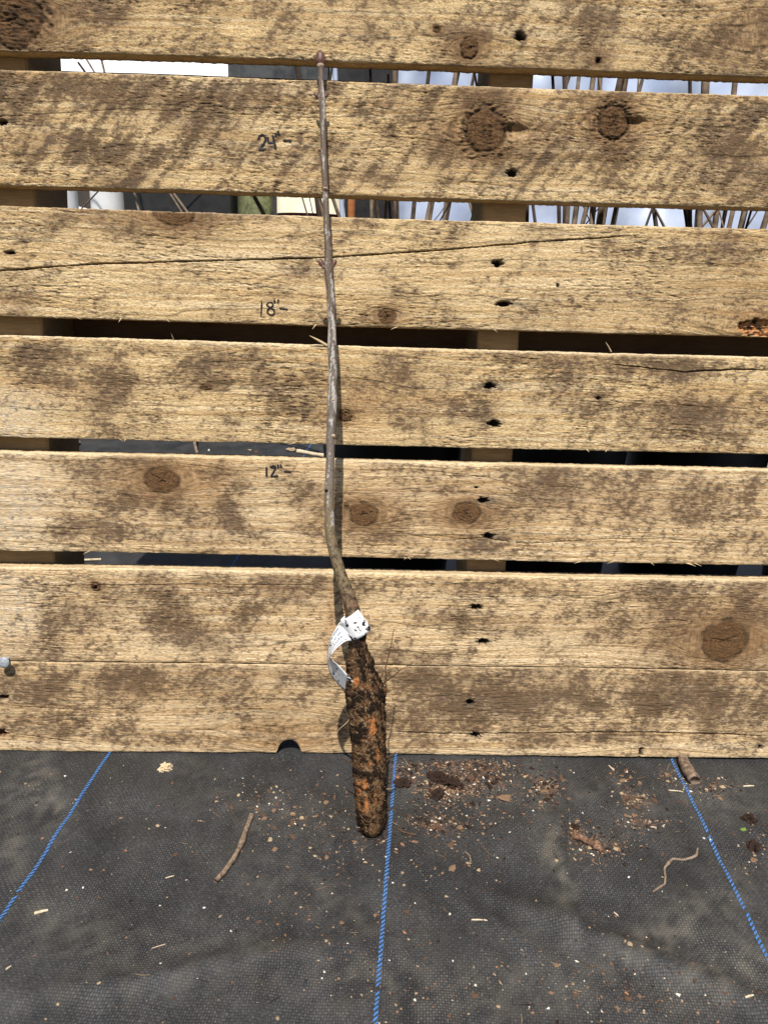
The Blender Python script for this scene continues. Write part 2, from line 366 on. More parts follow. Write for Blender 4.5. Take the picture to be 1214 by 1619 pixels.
# long cracks: list of pixel polylines, width mm, depth mm
CR = [[], [([(0, 185), (200, 172), (330, 178), (520, 186), (640, 178)], .6, .7)], [([(-60, 431), (0, 428), (150, 417), (300, 413), (520, 407), (700, 395), (850, 382), (1020, 371)], 1.05, 5)],
      [([(0, 608), (90, 606)], .7, 2), ([(960, 575), (1080, 588), (1160, 584), (1240, 586)], 1.1, 3)], [([(600, 835), (700, 856), (760, 850), (830, 860), (960, 852), (1060, 853), (1214, 862)], .7, .8), ([(640, 740), (770, 755), (900, 790)], .6, .7)],
      [([(40, 925), (120, 926), (300, 924), (520, 925)], .8, 1.2), ([(700, 945), (950, 942), (1040, 925)], .7, .9), ([(1030, 978), (1110, 984)], .9, 2.5)],
      [([(0, 1115), (120, 1122), (190, 1131)], .6, 1.2), ([(20, 1160), (110, 1172), (170, 1180)], .7, 1.5), ([(610, 1157), (700, 1160), (820, 1160), (950, 1158), (1030, 1158), (1214, 1164)], 1.0, 3)]]

SMEAR = (.5, .95, .45, .35, .35, .5, .4); DARKER = (.09, .12, .02, .11, .09, .09, .17)
ROUGH = (1.0, 1.0, .95, .9, .55, .75, .55)
FLEN = (7, 7.5, 10, 12, 24, 16, 26); USC = (1.15, 1.1, .85, .75, .38, .55, .36)
PLANK_H = []                                              # height functions for the marker strokes
def fine_plank(idx, spec):
    xe = np.array([wall_xh(px, 600)[0] for px in XS])
    def edge(ys): return np.array([wall_xh(px, py) for px, py in zip(XS, ys)])
    eb = edge(spec['b'])
    et = edge(spec['t']) if spec['t'] else eb + np.array([0, 0.118])
    # columns: fine where the photograph looks, coarser outside
    vis0, vis1 = -0.415, 0.42
    xs = np.concatenate([[X0], np.arange(vis0, vis1, 0.0015), np.arange(vis1, X1, 0.006), [X1]])
    lin = lambda e, x: np.polyval(np.polyfit(e[:, 0], e[:, 1], 1), x) * 0.4 + np.interp(x, e[:, 0], e[:, 1]) * 0.6
    hb, ht = lin(eb, xs), lin(et, xs)
    s = idx * 13
    hb = hb + 0.0006 * fbm(xs * 120, xs * 0, 4, s) + 0.0004 * perlin(xs * 25, xs * 0, s + 2)
    ht = ht + 0.0006 * fbm(xs * 120, xs * 0 + 5, 4, s + 3) + 0.0004 * perlin(xs * 25, xs * 0 + 9, s + 4)
    if idx == 6:
        hb = np.maximum(hb, 0.0004)
        nx, nh = wall_xh(457, 1190); r = 0.0125
        arc = np.sqrt(np.clip(r * r - (xs - nx) ** 2, 0, None)) * 1.25
        hb = hb + arc
    NR = 176
    t = np.linspace(0, 1, NR)
    H = hb[:, None] + (ht - hb)[:, None] * t[None, :]
    X = np.repeat(xs[:, None], NR, 1)
    mmx, mmh = X * 1000, H * 1000
    # --- grain coordinate, bent round the knots
    V = H.copy(); U = X.copy()
    V = V + 0.004 * perlin(X * 3.0, H * 6.0, s + 5) + 0.0012 * perlin(X * 16, H * 25, s + 6)
    knot = np.zeros_like(H); ring = np.full_like(H, 9.0); kr = np.zeros_like(H); deadk = np.zeros_like(H); halo = np.zeros_like(H)
    relief = np.zeros_like(H); nearf = np.zeros_like(H)
    for (px, py, rx, ry, kind) in KN[idx]:
        kx, kh = wall_xh(px, py); sc = depth_of(on_wall(px, py)) / FPX
        ax, ay = rx * sc, ry * sc
        dx, dh = (X - kx), (H - kh)
        ang = np.arctan2(dh, dx)
        wob = 1 + 0.10 * perlin(np.cos(ang) * 1.5 + idx, np.sin(ang) * 1.5 + px * .01, 40) + .05 * perlin(mmx / 3, mmh / 3, 41)
        rho = np.sqrt((dx / ax) ** 2 + (dh / ay) ** 2) / wob
        rl = np.sqrt((dx / (ax * 2.2)) ** 2 + (dh / ay) ** 2)
        V = V - dh * np.exp(-(rl / 2.2) ** 2) * np.clip(1 / np.maximum(rl, 0.75) ** 2, 0, 1.6) * (0.70 if kind < 2 else .42)
        nearf = np.maximum(nearf, np.exp(-(rl / 2.1) ** 2) * (1 if kind < 2 else .8) * min(1, max(ax, ay) / .009))
        if kind < 2:
            k_ = sstep(1.06, 0.94, rho); knot = np.maximum(knot, k_)
            ring = np.where(rho < ring, rho, ring); kr = np.where(k_ > 0, max(ax, ay), kr)
            U = U * (1 - k_) + (ang * ay) * k_; V = V * (1 - k_) + (kh + rho * ay) * k_
            halo = np.maximum(halo, np.exp(-((rho - 1.0) / 0.5) ** 2) + .5 * np.exp(-((rl - 1.0) / .5) ** 2))
            relief += (0.0007 if kind else -.0004) * k_ * (1 - 0.5 * rho)
            # radial checks
            for q in range(3 if kind else 2):
                an = rnd.uniform(0, 6.28); ln = rnd.uniform(.35, .85)
                al = dx * math.cos(an) + dh * math.sin(an); ac = -dx * math.sin(an) + dh * math.cos(an)
                ac = ac + 0.0006 * perlin(al * 400, al * 0 + q, 50)
                cm = sstep(0.0008, 0.0002, np.abs(ac)) * sstep(-.3, .2, perlin(al * 700, al * 0 + px, 51) + .15) * (al > -0.25 * ax) * (al < ln * ax) * k_
                relief -= 0.0012 * cm; deadk = np.maximum(deadk, .95 * cm)
            rim = np.exp(-((rho - 1.03) / 0.075) ** 2) * sstep(-.55, .2, perlin(np.cos(ang) * 2 + px, np.sin(ang) * 2, 44))
            relief -= 0.0012 * rim * (1.6 if kind else .6); deadk = np.maximum(deadk, rim * (.95 if kind else .8))
            if kind == 1:
                relief += k_ * 0.0011 * fbm(mmx / 4, mmh / 3, 3, 66); deadk = np.maximum(deadk, .55 * k_ * sstep(.0, .4, fbm(mmx / 3.5, mmh / 3, 3, 67)))
            if idx == 0 and px < 40:
                k3 = np.exp(-(rho / 1.15) ** 4); relief += k3 * 0.0030 * fbm(mmx / 16 + mmh / 30, mmh / 5, 5, 68, .65) - .002 * k3
                deadk = np.maximum(deadk, k3 * sstep(-.35, .35, fbm(mmx / 14, mmh / 6, 5, 69, .7)) * .88)
            if kind == 1 and ax > 0.012:                  # torn fibres round a dead knot
                tear = np.exp(-((rho - 1.25) / 0.35) ** 2)
                relief += tear * 0.0030 * fbm(ang * 7 + rho * 3, rho * 4, 4, 60 + int(px)); deadk = np.maximum(deadk, .8 * tear * sstep(.0, .3, fbm(ang * 7 + rho * 3, rho * 4, 4, 160 + int(px)) + .15 * np.sin(ang)))
                if idx == 1:                              # hollow torn out beside the knot
                    ho = np.exp(-((dx - 1.45 * ax) / (0.75 * ax)) ** 2 - ((dh - 0.10 * ay) / (0.24 * ay)) ** 2)
                    relief -= 0.0055 * ho; deadk = np.maximum(deadk, 0.25 * ho)
        else:
            halo = np.maximum(halo, 0.4 * np.exp(-(rho) ** 2))
    um, vm = U * 1000, V * 1000
    # --- relief in millimetres
    fib = perlin(um / FLEN[idx], vm / 1.25, s + 7) + 0.6 * perlin(um / (FLEN[idx] * .45), vm / 0.9, s + 8)
    fl_ = FLEN[idx]; tearz = perlin(um / fl_, vm / (2.4 if idx < 3 else 1.9), s + 9) + 0.6 * perlin(um / (fl_ * .45), vm / 1.4, s + 10)
    rough = (0.35 + 1.0 * sstep(-0.25, 0.4, fbm(X * 9, H * 22, 3, s + 11))) * ROUGH[idx]
    fleck = sstep(0.26, 0.62, tearz) * rough
    saw = np.sin((mmx * 0.87 - mmh * 0.50 + 3 * perlin(mmx / 60, mmh / 60, s + 12)) * 2 * math.pi / 3.1)
    sawm = sstep(0.0, 0.5, fbm(X * 7, H * 14, 2, s + 13))
    rz = 0.20 * fib * rough - 0.70 * fleck + .22 * perlin(mmx / 11, mmh / 5, s + 36) + 0.035 * saw * sawm + 0.5 * perlin(mmx / 45, mmh / 22, s + 14) + .12 * perlin(mmx / 3.5, mmh / 2.2, s + 15)
    led = perlin(um / 200, vm / 17, s + 37) + .12 * perlin(um / 30, vm / 6, s + 38)
    led2 = perlin(um / 150, vm / 11, s + 39) + .15 * perlin(um / 25, vm / 6, s + 40)
    rz = rz - (0.42 * sstep(-.02, .02, led) + .3 * sstep(.10, .135, led2)) * (.4 + .6 * sstep(-.2, .3, perlin(mmx / 90, mmh / 40, s + 41)))
    relief = relief + rz * 0.001
    # --- colour
    late = perlin(um / 260, vm / 3.2, s + 16)                             # growth rings on the sawn face
    blot = fbm(mmx / 40, mmh / 26, 6, s + 17, 0.66)
    dia = fbm((mmx * 0.62 + mmh * 0.78) / 60, (mmx * 0.78 - mmh * 0.62) / 9, 4, s + 18, 0.6)   # saw-direction smears
    gran = fbm(mmx / 7, mmh / 4, 4, s + 19, 0.65)
    def patches(lst):
        o = np.zeros_like(H)
        for (px, py, rx, ry, st) in lst:
            c = wall_xh(px, py); sc = depth_of(on_wall(px, py)) / FPX
            o = np.maximum(o, st * np.exp(-(((X - c[0]) / (rx * sc * 1.1)) ** 2 + ((H - c[1]) / (ry * sc * 1.1)) ** 2)))
        return o
    pd, pr, pp = patches(PA[idx]), patches(RE[idx]), patches(PB[idx])
    mic = fbm(mmx / 2.6, mmh / 1.7, 3, s + 33, 0.7)
    st = 0.50 * pd + 0.80 * blot + SMEAR[idx] * dia + 1.0 * gran + 0.75 * mic - 0.22 * pp + DARKER[idx] - .1
    stain = sstep(-0.02, 0.50, st)
    soft = sstep(-0.22, 0.72, 0.85 * pd + 0.85 * blot + 0.3 * dia + .25 * gran + .5 * fbm(mmx / 90, mmh / 45, 2, s + 34) - .25 * pp)
    base = np.array([0.64, 0.46, 0.235]) if idx < 4 else np.array([0.66, 0.475, 0.265]); deep = np.array([0.43, 0.255, 0.105]); pale = np.array([0.78, 0.63, 0.42])
    dark = np.array([0.108, 0.067, 0.038]); grey = np.array([0.47, 0.40, 0.315]); red = np.array([0.40, 0.20, 0.085])
    C = np.broadcast_to(base, H.shape + (3,)).copy()
    C = mix(C, deep, sstep(-0.1, 0.55, late) * 0.55)
    C = mix(C, pale, np.clip(0.5 * sstep(0.0, 0.5, -late + .5 * gran) + 0.35 * pp, 0, 1) * 0.7)
    rgl = np.sin(vm * 2 * math.pi / 2.7 + 1.5 * perlin(um / 30, vm / 6, s + 45)); rgl2 = sstep(.15, .95, rgl)
    rz2 = nearf * (1 - knot); relief -= .00025 * rgl2 * rz2
    C *= (1 - .42 * rgl2 * rz2 * (.7 + .8 * perlin(mmx / 12, mmh / 8, s + 46)))[..., None]
    C = mix(C, np.array([.28, .155, .062]), rz2 * .48)
    C *= (1 - .28 * np.exp(-(led / .035) ** 2) - .25 * np.exp(-((led2 - .118) / .03) ** 2))[..., None]
    C = mix(C, red, np.clip(pr * (0.6 + 1.0 * gran + .4 * mic), 0, 1) * 0.85)
    if idx in (3, 4, 5):
        C = mix(C, grey, np.clip(patches([p for p in PB[idx] if p[0] < 60]) * sstep(-.25, .35, gran + .6 * mic + .4 * blot), 0, 1) * .85)
    C = mix(C, dark * 1.9, soft * 0.66)
    C = mix(C, dark[None, None] * (1 + .35 * np.clip(fbm(mmx / 50, mmh / 30, 2, s + 43), -1, 1))[..., None] + np.array([.0, .004, .008]) * sstep(0, .3, fbm(mmx / 30, mmh / 20, 2, s + 44))[..., None], stain * 0.84)
    C = mix(C, dark * 0.6, np.clip(fleck * (0.25 + 0.5 * stain), 0, 1) * 0.75)
    C *= (1 + 0.20 * fib * rough + 0.22 * gran + 0.2 * mic)[..., None]
    kc = np.array([0.175, 0.096, 0.042]); kd = np.array([0.075, 0.038, 0.018])
    rg = 0.5 + 0.5 * np.sin(ring * np.maximum(kr, 0.003) * 1000 * 1.9 + 5.0 * perlin(mmx / 7, mmh / 7, s + 20))
    KC = kc[None, None] + (kd - kc)[None, None] * np.clip(0.42 * sstep(.35, .9, rg) + 0.6 * gran + .28 + .5 * mic, 0, 1)[..., None]
    C = C * (1 - knot[..., None]) + KC * knot[..., None]
    swl = 0.5 + 0.5 * np.sin(np.minimum(ring, 4) * 9 + 3 * gran); C = mix(C, np.array([0.21, 0.115, 0.05]), np.clip(np.exp(-np.clip(ring - 1, 0, 9) / .75) * swl * (1 - knot) * (ring < 5), 0, 1) * .75)
    C = mix(C, np.array([0.20, 0.118, 0.058]), np.clip(halo * (1 - knot) * (0.75 + 1.2 * gran), 0, 1) * .8)
    C = mix(C, np.array([0.03, 0.02, 0.014]), np.clip(deadk, 0, 1) * 0.9)
    # --- cracks
    for (pts, wd, dp) in CR[idx]:
        q = np.array([wall_xh(*p) for p in pts])
        ch = np.interp(xs, q[:, 0], q[:, 1]) + 0.0004 * perlin(xs * 60, xs * 0, s + 22) + 0.0002 * perlin(xs * 300, xs * 0, s + 23)
        inx = sstep(q[0, 0] - .002, q[0, 0] + .03, xs) * sstep(q[-1, 0] + .002, q[-1, 0] - .05, xs)
        d = np.abs(H - ch[:, None]) * 1000
        wv = wd * inx * (0.75 + 0.4 * perlin(xs * 40, xs * 0, s + 24))
        cm = sstep(1.0, 0.35, d / np.maximum(wv, 1e-3)[:, None]) * (inx > 0.02)[:, None]
        relief -= cm * dp * 0.001
        C = mix(C, np.array([0.035, 0.022, 0.014]), cm * (0.85 if dp > 1.5 else 0.5))
    # --- nail holes
    for (px, py, rx, ry, sl) in HO[idx]:
        c = wall_xh(px, py); sc = depth_of(on_wall(px, py)) / FPX
        dx, dh = (X - c[0]) / (rx * sc), (H - c[1]) / (ry * sc)
        rr = np.sqrt(dx * dx + dh * dh) * (1 + 0.45 * perlin(mmx / 2.6, mmh / 2.0, s + 25))
        hm = sstep(1.05, 0.62, rr)
        relief -= hm * (0.0085 if rx > 5 else 0.004)
        relief -= np.exp(-(rr / 1.7) ** 2) * 0.0006
        L = max(abs(sl), rx * 0.8) * sc; sgn = 1 if sl >= 0 else -1
        e = (X - c[0]) * sgn
        bl = np.exp(-((H - c[1]) / (ry * sc * 1.0)) ** 2) * np.where(e > 0, np.exp(-(e / L) ** 2), np.exp(-(e / (rx * sc * 1.2)) ** 2))
        C = mix(C, np.array([0.085, 0.082, 0.075]), np.clip(bl * (0.9 + 0.8 * gran), 0, 1) * 0.85)
        C = mix(C, np.array([0.02, 0.013, 0.009]), hm)
        if idx == 6 and px < 10: C = mix(C, np.array([0.16, 0.06, 0.03]), hm * 0.8)
    if idx == 2:                                          # broken-out corner with raw orange wood
        c = wall_xh(1198, 519); d = np.sqrt(((X - c[0]) / 0.019) ** 2 + ((H - c[1]) / 0.0085) ** 2) * (1 + .35 * perlin(mmx / 5, mmh / 4, 91))
        m = sstep(1.1, 0.85, d); relief -= m * (0.004 + 0.004 * (fbm(mmx / 7, mmh / 3, 3, 92) + .4))
        C = mix(C, np.array([0.55, 0.24, 0.085]), m * sstep(-.15, .2, fbm(mmx / 5, mmh / 4, 3, 93)) )
        C = mix(C, np.array([0.05, 0.025, 0.015]), m * sstep(.05, -.2, fbm(mmx / 5, mmh / 4, 3, 93)))
    # worn arrises: round the face back at its long edges and let splintered bits go
    db, dt = (H - hb[:, None]) * 1000, (ht[:, None] - H) * 1000
    wear = 0.6 + 1.6 * np.clip(fbm(xs * 22, xs * 0, 4, s + 27) + 0.1, 0, 1)
    for d_ in (db, dt):
        lit_ease = d_ is dt and idx in (3, 4, 5)
        relief -= (0.0026 * np.exp(-(d_ / 1.5)) if lit_ease else 0.0011 * np.exp(-(d_ / 1.3))) * wear[:, None]
        C = mix(C, np.array([0.68, 0.53, 0.33]), np.exp(-(d_ / (2.4 if lit_ease else 1.0)) ** 2) * (0.8 if lit_ease else .35))  # pale worn edge; lower planks' top edges painted stronger to look sunlit
    # --- closed section: face rows, top edge rows, back, bottom edge rows
    Y = -np.maximum(relief, -0.0125) - 0.0                # local y: towards the camera is negative
    cols = [np.stack([X, Y, H], -1)]; Cc = [C]; Gc = [np.stack([U * (USC[idx] * (1 - knot) + knot), np.zeros_like(U), V], -1)]
    def strip(fr, hh, y0, y1, cc):
        ys = y0[:, None] + (y1 - y0)[:, None] * np.array(fr)[None]
        hv = np.repeat(hh[:, None], len(fr), 1)
        wz = 0.0005 * perlin(np.repeat(xs[:, None], len(fr), 1) * 260, ys * 500, s + 30)
        cols.append(np.stack([np.repeat(xs[:, None], len(fr), 1), ys, hv + wz], -1))
        nn = fbm(np.repeat(xs[:, None], len(fr), 1) * 60, ys * 300, 3, s + 31)
        Cc.append(np.clip(np.array(cc)[None, None] * (1 + 0.5 * nn)[..., None], 0.01, 1))
        Gc.append(np.stack([np.repeat(xs[:, None], len(fr), 1), np.zeros_like(ys), ys], -1))
    back = np.full_like(xs, TH)
    strip((.2, .45, .7, 1.0), ht, Y[:, -1], back, (0.60, 0.45, 0.26))  # top edge painted paler than the underside for its sunlit look
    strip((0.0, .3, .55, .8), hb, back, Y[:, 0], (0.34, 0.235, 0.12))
    P = np.concatenate(cols, 1); CCa = np.concatenate(Cc, 1); GG = np.concatenate(Gc, 1)
    nv = P.shape[1]
    F = grid_faces(len(xs), nv, True)
    verts = P.reshape(-1, 3)
    caps = np.concatenate([verts[:nv].mean(0, keepdims=True), verts[-nv:].mean(0, keepdims=True)])
    n0 = len(verts)
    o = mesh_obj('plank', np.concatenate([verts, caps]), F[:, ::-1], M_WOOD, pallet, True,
                 np.clip(np.concatenate([CCa.reshape(-1, 3), np.full((2, 3), .3)]), 0.004, 0.9), np.concatenate([GG.reshape(-1, 3), np.zeros((2, 3))]),
                 np.clip(np.concatenate([np.concatenate([rough, np.full((len(xs), nv - NR), .5)], 1).ravel(), [.5, .5]]), 0, 1))
    PLANK_H.append((xs, hb, ht, relief))
    return o
planks = [fine_plank(i, s) for i, s in enumerate(PL)]

def box_mesh(name, x0, x1, y0, y1, z0, z1, mat, parent, bev=0.0015, jit=0.0):
    """a board with eased edges"""
    P = []
    xs = np.linspace(x0, x1, 24) if x1 - x0 > z1 - z0 else np.array([x0, x1])
    zs = np.linspace(z0, z1, 24) if z1 - z0 > x1 - x0 else np.array([z0, z1])
    b = bev
    if len(xs) > 2:
        ring = [(y0 + b, z0), (y1 - b, z0), (y1, z0 + b), (y1, z1 - b), (y1 - b, z1), (y0 + b, z1), (y0, z1 - b), (y0, z0 + b)]
        for x in xs: P += [(x, y + jit * rnd.uniform(-1, 1), z + jit * rnd.uniform(-1, 1)) for y, z in ring]
        n = len(xs)
    else:
        ring = [(x0 + b, y0), (x1 - b, y0), (x1, y0 + b), (x1, y1 - b), (x1 - b, y1), (x0 + b, y1), (x0, y1 - b), (x0, y0 + b)]
        for z in zs: P += [(x + jit * rnd.uniform(-1, 1), y + jit * rnd.uniform(-1, 1), z) for x, y in ring]
        n = len(zs)
    F = [tuple(f) for f in grid_faces(n, 8, True)]
    F.append(tuple(range(8))); F.append(tuple(reversed(range((n - 1) * 8, n * 8))))
    return mesh_obj(name, P, F, mat, parent, False)
# planks above the picture, the stringers and the rear boards
top1 = PLANK_H[0][2].mean()
for q in range(2):
    box_mesh('plank', X0, X1, 0, TH, top1 + 0.014 + q * 0.118, top1 + 0.116 + q * 0.118, M_WOOD2, pallet, 0.002, 0.0006)
HTOP = top1 + 0.014 + 0.118 + 0.102
def sx(px, py): return wall_xh(px, py, -TH)[0]
sc0, sc1 = sx(772, 127), sx(845, 127)
for (a, b) in ((X0 + 0.004, sx(55, 310)), (sc0 + .001, sc1 - .001), (X1 - 0.05, X1 - 0.006)):
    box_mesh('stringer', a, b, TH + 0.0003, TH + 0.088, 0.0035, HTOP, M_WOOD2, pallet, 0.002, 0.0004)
yb = TH + 0.0885
def rear_h(px, py): return wall_xh(px, py, -yb)[1]
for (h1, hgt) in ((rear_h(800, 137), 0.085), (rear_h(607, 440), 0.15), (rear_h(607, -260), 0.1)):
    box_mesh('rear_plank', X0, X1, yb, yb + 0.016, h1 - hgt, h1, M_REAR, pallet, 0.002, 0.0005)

# marker strokes on the planks
def plank_y(idx, x, h):
    xs, hb, ht, rel = PLANK_H[idx]
    i = np.clip(np.searchsorted(xs, x) - 1, 0, len(xs) - 2)
    b, t = hb[i], ht[i]
    j = int(np.clip((h - b) / (t - b) * 175, 1, 174))
    return -float(rel[i - 1:i + 3, j - 1:j + 2].max())
def strokes(idx, lines, ox, oy, wpx, label):
    V, F = [], []
    for ln in lines:
        p = np.array(ln, float) / 15.175 + np.array([ox, oy])
        # resample
        seg = np.r_[0, np.cumsum(np.linalg.norm(np.diff(p, axis=0), axis=1))]
        n = max(4, int(seg[-1] / 0.7)); tt = np.linspace(0, seg[-1], n)
        q = np.stack([np.interp(tt, seg, p[:, 0]), np.interp(tt, seg, p[:, 1])], 1)
        if len(p) > 3:
            for _ in range(3): q[1:-1] = (q[:-2] + 2 * q[1:-1] + q[2:]) / 4
        d = np.gradient(q, axis=0); d /= np.linalg.norm(d, axis=1)[:, None] + 1e-9
        nn = np.stack([-d[:, 1], d[:, 0]], 1)
        base = len(V)
        for i in range(n):
            hw = wpx * 0.5 * (0.9 + 0.25 * rnd.uniform(-1, 1)) * (0.7 if i in (0, n - 1) else 1)
            for k in (-1, -.35, .35, 1):
                a = q[i] + nn[i] * hw * k
                x, h = wall_xh(*a); V.append((x, plank_y(idx, x, h) - (0.00042 if abs(k) < .5 else .00025), h))
        for i in range(n - 1):
            for k in range(3):
                a = base + i * 4 + k; F.append((a, a + 1, a + 5, a + 4))
    o = mesh_obj('inch_mark', V, F, M_INK, planks[idx]); o['label'] = label; return o
strokes(1, [[(130, 300), (150, 240), (200, 205), (260, 205), (305, 260), (300, 340), (250, 430), (190, 500), (145, 555)], [(145, 555), (320, 538)],
            [(350, 250), (362, 320), (375, 390), (490, 395)], [(475, 210), (505, 330), (530, 450), (552, 560)], [(545, 160), (565, 255)], [(600, 105), (628, 215)], [(725, 335), (930, 340)]],
        400, 200, 4.1, 'handwritten black marker height 24 inches with a dash')
strokes(2, [[(215, 110), (207, 280), (195, 445)], [(490, 175), (445, 118), (365, 128), (330, 180), (370, 220), (440, 255), (505, 305), (522, 375), (480, 425), (405, 420), (350, 370), (355, 295), (420, 245), (480, 210), (490, 175)],
            [(515, 50), (520, 140)], [(608, 45), (606, 135)], [(635, 258), (700, 275), (840, 290)]],
        400, 470, 2.9, 'handwritten black marker height 18 inches with a dash')
strokes(4, [[(325, 205), (328, 320), (332, 430)], [(412, 215), (470, 175), (540, 190), (535, 250), (500, 320), (460, 390), (430, 435)], [(430, 435), (610, 412)], [(430, 225), (520, 215)],
            [(598, 140), (612, 232)], [(662, 132), (682, 222)], [(745, 310), (915, 318)]],
        400, 725, 3.4, 'handwritten black marker height 12 inches with a dash')

# nail standing proud of the sixth plank
M_STEEL = mat_mottled('galvanised_steel', (0.24, 0.26, 0.28), (0.42, 0.45, 0.48), 500, 0.5, 0.2, 0.0003, 0.5)
def lathe(name, prof, c, axis, mat, parent=None, n=24, smooth=True, jit=0):
    axis = np.array(axis, float); axis /= np.linalg.norm(axis)
    a = np.cross(axis, [0, 0, 1.0]) if abs(axis[2]) < .9 else np.cross(axis, [1.0, 0, 0]); a /= np.linalg.norm(a); b = np.cross(axis, a)
    V = []
    for (r, z) in prof:
        for k in range(n):
            t = 2 * math.pi * k / n; rr = r * (1 + jit * rnd.uniform(-1, 1)); V.append(np.array(c) + axis * z + (a * math.cos(t) + b * math.sin(t)) * rr)
    F = [tuple(f) for f in grid_faces(len(prof), n, True)] + [tuple(range(n)), tuple(reversed(range((len(prof) - 1) * n, len(prof) * n)))]
    return mesh_obj(name, V, F, mat, parent, smooth)
nx_, nh_ = wall_xh(13, 1041)
lathe('nail', [(0.0018, 0.006), (0.0018, -0.0085), (0.0056, -0.0088), (0.0060, -0.0094), (0.0060, -0.0104), (0.0054, -0.0110), (0.002, -0.0113), (0.0002, -0.0114)], (nx_, 0, nh_), (0.0, 1, 0.05), M_STEEL, pallet)

# splinters along the sawn edges
M_SPLINT = mat_mottled('raw_splinter_wood', (0.5, 0.36, 0.19), (0.68, 0.53, 0.32), 300, 0.8)
def curve_tube(pts, rad, n=6, sub=4):
    """verts, faces of a tapering tube through points"""
    p = np.array(pts, float); m = len(p)
    t = np.arange(m); tt = np.linspace(0, m - 1, (m - 1) * sub + 1)
    q = np.stack([np.interp(tt, t, p[:, k]) for k in range(3)], 1)
    for _ in range(2):
        if len(q) > 3: q[1:-1] = (q[:-2] + 2 * q[1:-1] + q[2:]) / 4
    rr = np.interp(tt, t, rad) if np.ndim(rad) else np.full(len(tt), rad)
    d = np.gradient(q, axis=0); d /= np.linalg.norm(d, axis=1)[:, None] + 1e-12
    ref = np.array([0.31, 0.2, 0.93]) if abs(d.mean(0)[2]) < 0.7 else np.array([0.9, 0.3, 0.1])
    a = np.cross(d, ref); a /= np.linalg.norm(a, axis=1)[:, None]; b = np.cross(d, a)
    k = np.arange(n) * 2 * math.pi / n
    V = q[:, None] + rr[:, None, None] * (a[:, None] * np.cos(k)[None, :, None] + b[:, None] * np.sin(k)[None, :, None])
    V = V.reshape(-1, 3); F = [tuple(f) for f in grid_faces(len(q), n, True)]
    F += [tuple(range(n)), tuple(reversed(range((len(q) - 1) * n, len(q) * n)))]
    return V, F
def splinter(idx, x0p, y0p, x1p, y1p, r=0.0012, out=0.004):
    a = wall_xh(x0p, y0p); b = wall_xh(x1p, y1p)
    V, F = curve_tube([(a[0], 0.001, a[1]), ((a[0] + b[0]) / 2, -out * .4, (a[1] + b[1]) / 2 + .0004), (b[0], -out, b[1])], [r, r * .8, r * .15], 5, 2)
    mesh_obj('splinter', V, F, M_SPLINT, planks[idx], False)
splinter(3, 517, 546, 490, 531, .0016, .006)
splinter(3, 966, 556, 955, 541, .0008)
splinter(3, 275, 538, 272, 527, .0005)
splinter(2, 500, 513, 494, 521, .0006); splinter(2, 192, 503, 190, 510, .0005)
for (i, y0, ys) in ((4, 0, PL[4]['b']), (3, 0, PL[3]['b']), (2, 0, PL[2]['b'])):
    for q in range(11 if i == 4 else 6):
        px = rnd.uniform(20, 1190); py = np.interp(px, XS, ys)
        dx = rnd.uniform(3, 14) * rnd.choice((-1, 1, 1))
        splinter(i, px, py - 1.5, px + dx, py + rnd.uniform(.5, 3.5), rnd.uniform(.00025, .0006), rnd.uniform(0, .002))

# ------------------------------------------------------------------ the sapling
OFF_B, OFF_T, HREF = 0.119, 0.0085, 0.69
def stem_pt(px, py):
    off = 0.05
    for _ in range(25):
        p = on_wall(px, py, off); off = OFF_B - (OFF_B - OFF_T) * float(p @ WU) / HREF
    return p
# stem outline: row, left, right (pixels)
ST = [(101, 501, 513), (104, 500.7, 513.3), (107, 503, 512), (120, 503.3, 512), (143, 503.6, 512.6), (150, 502.8, 514.4), (156, 503.6, 514.4), (178, 505, 514.8), (224, 506.7, 516), (270, 508, 518), (294, 509.3, 519), (298, 509, 520), (303, 510, 519.4), (316, 510, 520),
      (364, 512, 522), (396, 513, 524.6), (414, 513, 525), (420, 511.5, 526.5), (428, 512.6, 526.6), (444, 514, 527), (476, 517, 529.7), (508, 518.6, 530.7), (541, 518, 531.8), (547, 517.4, 532.2), (553, 518.2, 532),
      (560, 518.4, 532.6), (589, 520, 533), (622, 518.3, 532.6), (630, 517.2, 533), (638, 517.6, 532.6), (658, 517.4, 531.7), (670, 516, 531.3), (676, 516.6, 530.6), (688, 515.5, 529.7), (718, 516, 529), (757, 514, 529), (774, 512.6, 529), (782, 512.8, 528.2), (797, 512.5, 528), (827, 513, 529), (847, 514, 530.5),
      (873, 519.8, 537), (899, 526.7, 544.8), (925, 533.6, 554), (942, 539.7, 562), (965, 545, 569), (990, 551, 575)]
RT = [(955, 543, 566), (990, 552, 575), (1011, 554.5, 577.5), (1029, 550.5, 582), (1046, 547, 589), (1072, 545.5, 597.6), (1097, 546.5, 606), (1122, 550, 609), (1163, 554, 610), (1197, 556.7, 610.5), (1230, 558, 611), (1263, 560, 611), (1288, 563, 610), (1305, 568, 607.6), (1314, 574, 604), (1319, 580, 600)]
